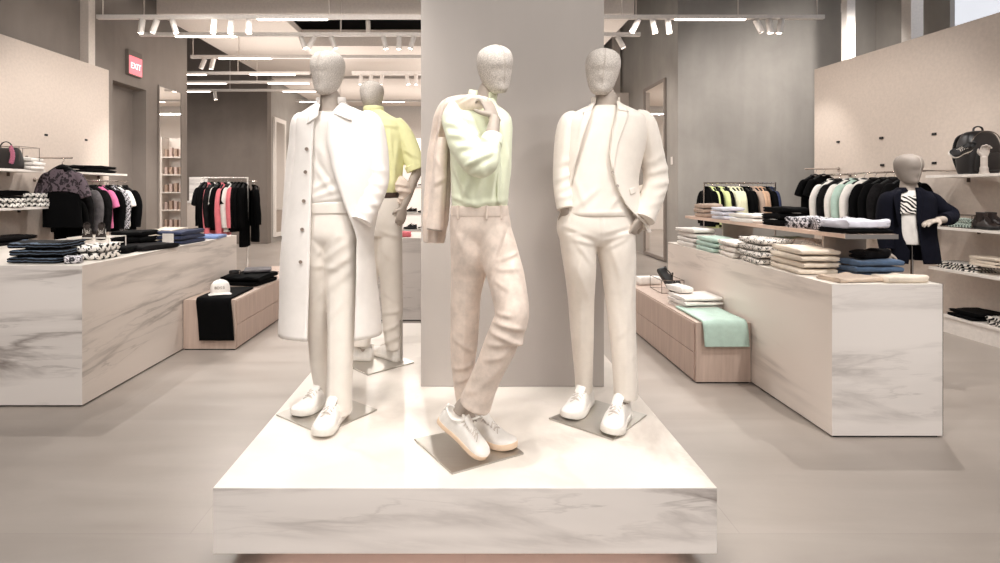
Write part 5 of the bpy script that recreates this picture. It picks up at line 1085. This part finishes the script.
hang('jacket', 'long black trousers like garment hanging low behind the camouflage jackets', (-5.02, 7.02, 1.50), 0, C_['black'], g4, None, .7, 1.1)['label'] = 'black garment hanging low behind the two camouflage shouldered tees'
wall_rail('clothes rail along the right cream wall carrying side hung shirts', [(5.33, 7.62, 1.71), (5.0, 7.62, 1.71), (4.98, 7.56, 1.71), (4.98, 6.1, 1.71), (5.0, 6.04, 1.71), (5.45, 6.04, 1.71)], M['chrome'])
g5 = 'shirts on the right wall rail'
for i, (k, c, Y, lb) in enumerate([('shirt', 'white', 7.46, 'white shirt at the far end'), ('shirt', 'charcoal', 7.31, 'charcoal shirt between two white shirts'), ('shirt', 'white', 7.15, 'white shirt just left of the mint shirt'), ('shirt', 'mint', 7.02, 'mint green shirt'), ('shirt', 'white', 6.86, 'white shirt just right of the mint shirt'), ('jacket', 'black', 6.68, 'black jacket right of the white shirts'), ('jacket', 'black', 6.52, 'second black jacket counted from the white shirts'), ('jacket', 'charcoal', 6.38, 'dark spotted jacket'), ('jacket', 'black', 6.2, 'black jacket nearest the camera')]):
    hang(k, lb+' on the right wall rail', (4.98, Y, 1.706), .1*((i*3) % 3-1), C_[c], g5)
wall_rail('short rail on the right wall holding two front facing black tees', [(5.32, 7.85, 1.80), (4.85, 7.85, 1.80)], M['chrome'])
for x, Y, lb in ((5.10, 7.93, 'black tee facing front on the right wall, left one'), (5.14, 7.80, 'black tee facing front on the right wall, right one')): hang('tee', lb, (x-.05, Y, 1.786), 0, C_['black'], 'front facing black tees', None, 1.0, 1)

# ------------------------------------------------------------------ wall shelves and what stands on them
def shelf(label, x0, x1, y0, y1, z, mat=None, lip=True):
    e = thing('wall_shelf', label, 'shelf', (x0, y0, z)); bx('board', mat or M['white'], 0, x1-x0, 0, y1-y0, -.028, 0, e, .002)
    fx = (x1-x0) if x0 < 0 else 0
    bx('front_edge', M['white'], min(fx, fx+(.004 if x0 < 0 else -.004)), max(fx, fx+(.004 if x0 < 0 else -.004)), 0, y1-y0, -.028, -.002, e)
    for y in (.12, (y1-y0)-.12): bx('bracket', M['dark_metal'], (x1-x0-.03) if x0 > 0 else 0, (x1-x0) if x0 > 0 else .03, y, y+.012, -.075, -.028, e)
    return e
shelf('upper left wall shelf with a black bag and a white folded stack', -5.468, -5.1, 4.2, 6.68, 1.74)
shelf('upper left wall shelf with black trousers, above the side hung jackets', -5.468, -5.1, 7.28, 8.3, 1.74)
shelf('middle left wall shelf with chain print shirts', -5.468, -5.1, 4.2, 6.84, 1.30)
shelf('lowest left wall shelf with dark folded trousers', -5.468, -5.1, 4.2, 6.9, .81)
shelf('top right wall shelf with a black backpack', 5.06, 5.44, 3.4, 6.04, 1.66)
shelf('second right wall shelf with boots and a wire box', 5.06, 5.44, 3.4, 5.92, 1.11)
shelf('third right wall shelf with cream and striped cloths', 5.06, 5.44, 3.4, 6.0, .67)
e = shelf('lowest right wall shelf with zebra print cloth on a white plinth', 5.06, 5.44, 3.4, 5.83, .19); bx('plinth', M['white'], .01, .37, 0, 2.43, -.19, -.03, e)
stack('folded_trousers', 'black trousers', 'trousers', 'on the upper left shelf above jackets', -5.26, 7.75, 1.74, .30, .62, .045, [C_['black'], C_['black']], 0, 1.8)
stack('folded_shirt', 'white shirt', 'shirt', 'on the upper left shelf beside the wire frame', -5.20, 6.56, 1.74, .22, .2, .045, [C_['white']]*3)
stack('folded_shirt', 'chain print shirt', 'shirt', 'on the middle left shelf, left pile', -5.18, 6.25, 1.30, .17, .22, .05, [C_['chain'], C_['chain']], 0)
stack('folded_shirt', 'chain print shirt', 'shirt', 'on the middle left shelf, right pile', -5.18, 6.66, 1.30, .17, .22, .05, [C_['chain']]*3, 0)
stack('folded_tee', 'black tee', 'tee', 'behind the chain print piles', -5.36, 6.3, 1.30, .17, .8, .06, [C_['black']]*3, 0)
stack('folded_trousers', 'dark charcoal trousers', 'trousers', 'on the lowest left shelf', -5.27, 6.2, .81, .32, .8, .05, [C_['black'], C_['charcoal'], C_['charcoal']], 0, 1.6)
e = thing('tote_bag', 'black leather bag with a pink scarf on the upper left shelf', 'bag', (-5.24, 6.30, 1.74))
b = MB(); a = crom([(.001, .13, .09), (.02, .145, .1), (.12, .14, .095), (.21, .125, .07), (.24, .11, .03), (.243, .10, .012)], 18); b.rings([[(w*math.copysign(abs(math.cos(t))**.5, math.cos(t)), d*math.copysign(abs(math.sin(t))**.5, math.sin(t)), z) for t in [2*PI*j/36 for j in range(36)]] for z, w, d in a]); b.build('body', plain('black_leather', '191617', .4), e)
b = MB(); b.rings(sweep([(.07*math.cos(t), -.02, .235+.075*math.sin(t)) for t in np.linspace(0, PI, 20)], [(.006, .008)]*20, 8)); b.build('handle', plain('black_leather', '191617', .4), e)
b = MB(); p = [(.06, -.03, .25), (.10, -.07, .22), (.14, -.10, .17), (.145, -.11, .11), (.13, -.11, .06)]; q = crom(p, 24); b.rings(sweep(q, [(.028, .012)]*24, 12)); b.build('scarf', patterned('pink_stripe', 'e889a8', '1a1516', 'zigzag', 40, .5), e)
wire_box('thin wire frame standing beside the black bag on the left shelf', (-5.20, 6.44, 1.7405), .20, .3, .26, M['dark_metal'], 0, .003)
# right shelves
e = thing('backpack', 'black leather backpack on the top right shelf', 'bag', (5.26, 5.64, 1.66)); BL = plain('black_leather', '191617', .4)
b = MB(); a = crom([(.001, .15, .08), (.02, .17, .10), (.15, .18, .115), (.28, .175, .11), (.38, .15, .09), (.43, .11, .06), (.445, .05, .03)], 26); b.rings([[(w*math.copysign(abs(math.cos(t))**.6, math.cos(t)), d*math.copysign(abs(math.sin(t))**.6, math.sin(t)), z) for t in [2*PI*j/40 for j in range(40)]] for z, w, d in a]); b.build('body', BL, e)
b = MB(); a = crom([(.03, .11, .03), (.05, .13, .045), (.14, .13, .05), (.20, .12, .04), (.22, .10, .02)], 14); b.rings([[(w*math.copysign(abs(math.cos(t))**.5, math.cos(t)), -.10+d*math.copysign(abs(math.sin(t))**.6, math.sin(t)), z) for t in [2*PI*j/32 for j in range(32)]] for z, w, d in a]); b.build('front_pocket', BL, e)
b = MB(); b.rings(sweep(crom([(-.05, 0, .43), (-.04, 0, .475), (0, 0, .49), (.04, 0, .475), (.05, 0, .43)], 16), [(.007, .012)]*16, 8)); b.build('handle', BL, e)
b = MB(); b.rings(sweep(crom([(-.168, -.07, .20), (-.160, -.085, .30), (-.10, -.10, .40), (0, -.09, .435), (.10, -.10, .40), (.16, -.085, .30), (.168, -.07, .2)], 34), [(.004, .004)]*34, 6)); b.build('zip', M['dark_metal'], e)
for sx in (-.10, .10):
    b = MB(); b.rings(sweep(crom([(sx*.6, .085, .41), (sx, .13, .36), (sx*1.2, .14, .2), (sx*1.1, .10, .05)], 18), [(.025, .007)]*18, 10)); b.build('strap', BL, e)
e = thing('display_hand', 'grey sculpted hand holding a sneaker on the top right shelf', 'hand', (5.115, 5.42, 1.66)); b = MB()
b.rings(sweep(crom([(0, 0, .001), (0, 0, .03), (0, 0, .10), (0, 0, .165)], 14), [(.042, .04)]*3+[(.036, .033)]*4+[(.03, .024)]*7, 20)); hand(b, (0, 0, .16), (.05, -.05, 1), (-.3, -1, 0), thumb=-1, curl=(.5, .8, .6), L=1.0, spread=.12)
me = remesh(b, .0034, 2); link('hand', me, plain('pale_hand_grey', 'c9bfb7', .5), e)
solo('black sneaker with white stripes hanging from the sculpted hand', at(974, 147, 5.41), at(949, 157, 5.37), WB, .25, up=(.1, -.75, .6))
m = MB(); m.tube([at(966, 147, 5.36), at(972, 145, 5.35), at(979, 148, 5.37)], .004, 6); o = m.build('lace_loop', M['lace'], [o for o in bpy.data.objects if o.name.startswith('sneaker') and o.get('label', '').startswith('black sneaker')][0]); o.matrix_parent_inverse = o.parent.matrix_local.inverted()
solo('dark leather boot on the second right shelf, left one of the pair', (5.12, 5.53, 1.125), (5.13, 5.25, 1.112), DB, .28, name='ankle_boot', group='boots on the second shelf'); solo('dark leather boot on the second right shelf, right one of the pair', (5.25, 5.57, 1.125), (5.29, 5.30, 1.112), DB, .28, name='ankle_boot', flip=-1, group='boots on the second shelf')
for o in [o for o in bpy.data.objects if o.name.startswith('ankle_boot')]:
    b = MB(); b.rings([[(.036*math.cos(t)*k, .07+.05*math.sin(t)*k, z) for t in [2*PI*j/24 for j in range(24)]] for z, k in ((.05, .95), (.09, 1.0), (.125, .97), (.135, 1.03), (.14, .98))], True); b.build('shaft', DB[0], o)
wire_box('dark wire box around mint printed cloths on the second right shelf', (5.17, 5.68, 1.1105), .2, .36, .13, M['dark_metal'], 0, .004)
stack('folded_scarf', 'mint printed cloth', 'cloth', 'inside the wire box', 5.165, 5.68, 1.113, .16, .26, .045, [C_['mintprint']]*2)
stack('folded_cloth', 'black and white striped cloth', 'cloth', 'on the third right shelf', 5.2, 5.72, .67, .24, .44, .022, [C_['zebra']]*3, .12, 1.0)
stack('folded_cloth', 'cream cloth', 'cloth', 'on the third right shelf', 5.22, 5.42, .744, .24, .34, .028, [C_['cream']]*3, -.15, 1.0)
stack('folded_tee', 'black tee', 'tee', 'on the lowest right shelf', 5.22, 5.62, .19, .3, .34, .038, [C_['black']]*2); stack('folded_tee', 'zebra print tee', 'tee', 'on the lowest right shelf', 5.2, 5.22, .19, .26, .30, .04, [C_['zebra']]*2)
for i, (px, py, wl) in enumerate([(46, 135, 0), (86, 140, 0), (838, 142, 1), (881, 138, 1), (934, 134, 1), (934, 163, 1), (936, 246, 1), (882, 165, 1)]):
    if wl: Y = 550*5.32/(px-465); Y = 8.35-(px-814)/186*2.95; X = 5.302+(8.35-Y)/(8.35-2.8)*.398; Y = X*550/(px-465); x0, x1 = X-.006, X+.01
    else: Y = 550*5.47/(465-px); x0, x1 = -5.475, -5.464
    z = EYE-(py-CY)/F*Y; o = bx('wall_slot', M['black'], x0, x1, Y-.026, Y+.026, z-.014, z+.014); tag(o, 'small black bracket slot in the cream display wall', 'slot', 'bracket slots')

# ------------------------------------------------------------------ navy blazer bust behind the right counter
def build_navy():
    s = Man('grey bust mannequin in a navy blazer and zebra tee behind the right counter', 909, 4.5, 0.0)
    NV = fabric('navy_blazer', '14151f', 900, .2, mott=.15)
    make_head(s, 907.5, 184, 908, 154, 0, yaw=.1, nod=.05, mat=M['head_grey'])
    b = MB(); s.limb(b, [(908, 180, .015, 6, 6.5), (908.5, 186, .015, 7.5, 7), (909, 191, .015, 9, 8), (909, 198, .01, 17, 10), (909, 215, .0, 17, 11), (909, 240, 0, 15, 10)], 26)
    for arm in ([(888, 200, 0, 5, 6), (885, 222, .0, 4.6, 5), (885.5, 240, -.02, 4, 4.4), (887, 252, -.04, 3.2, 3.2)], [(931, 199, 0, 5, 6), (940, 208, -.02, 4.8, 5), (949, 214, -.04, 4.5, 4.6), (946, 219, -.12, 3.8, 4), (938, 220, -.17, 3, 3)]): s.limb(b, arm, 24, 16)
    w = s.P(887, 251.5, -.04); hand(b, w, s.P(889, 275, -.05)-w, (.9, .2, 0), thumb=1, curl=(.25, .35, .3), L=.95, spread=.05)
    w = s.P(938.5, 220, -.165); hand(b, w, s.P(920, 224, -.19)-w, (0, .1, -1), thumb=1, curl=(.2, .3, .2), L=.95, spread=.1)
    s.cloth('body', b, M['skin'], (), .0045, 2, 0, post=0)
    k = MB(); s.torso(k, [(909, 190.5, 8.5, .0, 8), (909, 193, 12, 0, 10), (909, 198, 20, 0, 12), (909, 215, 20, 0, 14), (909, 242, 18.5, 0, 14), (909, 243, 16, 0, 12)], 30, 44); te = s.cloth('tee_shirt', k, C_['white'], [(902, 225, 905, 242, 6, 2), (914, 222, 912, 242, 6, 2)], .006, 4, .003, seed=5)
    s.sh = dict(p=s.rows([(909, 191, 0, 8.5, 8), (909, 198, 0, 20, 12), (909, 215, 0, 20, 14), (909, 243, 0, 18.5, 14)], 30)[0], r=s.rows([(909, 191, 0, 8.5, 8), (909, 198, 0, 20, 12), (909, 215, 0, 20, 14), (909, 243, 0, 18.5, 14)], 30)[1], pw=.85)
    s.patch('zebra_panel', [(900, 196), (900, 205), (900.5, 214)], [(918, 196), (918, 205), (917.5, 214)], C_['zebra'], 14, 8, .003, .012, te)
    spec = [(909, 187.5, 9, .01, 8.5), (909, 190, 13, .005, 10), (909, 193.5, 20, 0, 12), (909, 199, 24.5, 0, 14), (909, 214, 24, 0, 16), (909, 232, 23.5, 0, 16.5), (910, 250, 24.5, 0, 18), (911, 262, 25.5, 0, 18)]
    c = s.shell('blazer', spec, [(187, 902), (193, 901), (214, 900.5), (240, 899), (262, 897)], [(187, 915.5), (199, 917), (214, 916.5), (240, 920), (262, 924)], NV, [(892, 205, 890, 245, 4, 2.4), (928, 210, 926, 255, 4, 2.4)], nr=60, seg=64)
    s.patch('lapel', [(901.5, 188), (900.8, 205), (900, 226)], [(897, 190), (894.5, 200), (899, 227)], NV, 12, 5, .005, .007, c); s.patch('lapel', [(916.5, 188), (917, 205), (917.5, 226)], [(921, 190), (923.5, 200), (919, 227)], NV, 12, 5, .005, .007, c)
    for r in ([(893, 195, 0, 5, 9), (888, 200, 0, 7, 9.5), (885.5, 215, 0, 7.4, 9), (885, 232, -.01, 6.8, 8), (886.5, 249, -.035, 6.2, 6.6)], [(926, 195, 0, 5, 9), (932, 200, 0, 7, 9.5), (940, 208, -.02, 7.4, 9), (949, 213, -.04, 7.2, 8), (949.5, 218, -.09, 6.6, 6.8), (943, 219.5, -.14, 6.2, 6.4)]):
        m = MB(); s.limb(m, r, 40, 28); me = m.mesh('sleeve'); drape(me, (), .003, (22, 22, 12), 5); link('sleeve', me, NV, c, angle=70)
    p = MB(); a = s.P(912, 240, 0); p.tube([(a.x, 0, .01), (a.x, 0, a.z)], .013, 14); p.build('support_rod', M['chrome'], s.root); p = MB(); p.lathe([(0, 0), (.15, 0), (.15, .008), (.14, .012), (0, .012)], 32, M=Matrix.Translation((a.x, 0, 0))); p.build('base_plate', M['plate'], s.root)
build_navy()

# ------------------------------------------------------------------ far background
def unit(label, x0, x1, Y, h, shelves, depth=.35, back=None):
    e = thing('shelf_unit', label, 'shelf', (x0, Y, 0)); w = x1-x0
    bx('back_panel', back or M['white'], 0, w, depth-.02, depth, .0, h, e)
    for x in (0, w-.025): bx('side_panel', M['white'], x, x+.025, 0, depth-.02, 0, h, e)
    for z in shelves: bx('shelf_board', M['white'], .025, w-.025, 0, depth-.02, z-.03, z, e)
    return e
lit = emit('lit_back_panel', 'fff4ea', .75)
sh = [.5, .92, 1.16, 1.55, 1.93]
unit('bright backlit shoe shelf behind the rear mannequin arm', -1.25, -.32, 8.0, 2.28, sh, .35, lit)
for i, z in enumerate((.92, 1.16, 1.55, 1.93)):
    for j, x in enumerate((-1.05, -.83, -.62)): solo('dark shoe, %s on the %s shelf of the backlit shoe unit' % (('left', 'middle', 'right')[j], ('lowest seen', 'second lowest', 'third', 'top')[i]), (x+.10, 8.14, z+.003), (x-.08, 8.12, z+.003), BS if (i+j) % 2 else GS, .20, group='shoes on the backlit unit')
for i, (x, c, lb) in enumerate([(-.70, 'coral', 'red folded cloth near the column on the grey counter'), (-.86, 'floral_w', 'pale floral folded cloth on the grey counter'), (-.98, 'white', 'white folded cloth on the grey counter')]): folded('folded_cloth', lb, 'cloth', (x, 6.5, .95), .12, .18, .06+.01*i, C_[c])
unit('tall white shelf unit of white packages, seen in the left wall mirror', -3.98, -3.42, 14.0, 2.85, [.55, 1.0, 1.45, 1.9, 2.35])
for i, z in enumerate((.55, 1.0, 1.45, 1.9, 2.35)):
    for j in range(4):
        x = -3.91+.125*j+.02; o = bx('package', C_['taupe'] if (i+j) % 2 else plain('pinkish_box', 'c9b3aa', .5), x-.035, x+.035, 14.06, 14.16, z+.0005, z+.19+.02*((i*j) % 3), None, .004); tag(o, 'small pale package on the white shelf unit seen in the left mirror', 'package', 'packages in the mirror shelf')
e = thing('checkout_counter', 'cream checkout counter in the dark alcove left of the floor rack', 'counter', (-8.0, 12.6, 0)); bx('body', M['panel'], 0, 2.0, 0, .7, 0, 1.2, e, .004); bx('top', M['white'], -.02, 2.02, -.02, .72, 1.2, 1.24, e, .003)
e = thing('marble_screen', 'small upright marble panel on the checkout counter', 'screen', (-6.42, 12.8, 1.241)); bx('panel', M['marble'], 0, .42, 0, .04, 0, .56, e, .002); bx('foot', M['dark_metal'], .02, .40, -.03, .07, 0, .006, e)
e = thing('display_table', 'low white table far behind at the left, below a hanging black garment', 'table', (-5.4, 17.6, 0)); bx('top', M['white'], 0, 1.0, 0, .6, .86, .9, e); bx('body', M['panel'], .05, .95, .05, .55, 0, .86, e)
wall_rail('short rail far behind at the left with one black garment', [(-5.495, 18.4, 1.62), (-5.1, 18.4, 1.62)], M['chrome']); hang('jacket', 'small black garment hanging far behind, left of the first mannequin', (-5.22, 18.4, 1.606), .2, C_['black'], None)
# ------------------------------------------------------------------ camera, world, view
cam = bpy.data.cameras.new('camera'); camo = bpy.data.objects.new('camera', cam); COL.objects.link(camo)
cam.sensor_width = 36; cam.lens = 36*F/1000; cam.shift_x = (500-CX)/1000; cam.shift_y = -(281.5-CY)/1000
cam.clip_start = .05; cam.clip_end = 100
camo.location = (0, 0, EYE); camo.rotation_euler = (PI/2, 0, 0); SC.camera = camo
SC.view_settings.view_transform = 'Standard'; SC.view_settings.look = 'None'; SC.view_settings.gamma = 1; SC.view_settings.use_curve_mapping = False
SC.view_settings.exposure = -0.02
W = bpy.data.worlds.new('World'); SC.world = W; W.use_nodes = True
W.node_tree.nodes['Background'].inputs[0].default_value = (1, .955, .925, 1); W.node_tree.nodes['Background'].inputs[1].default_value = .35
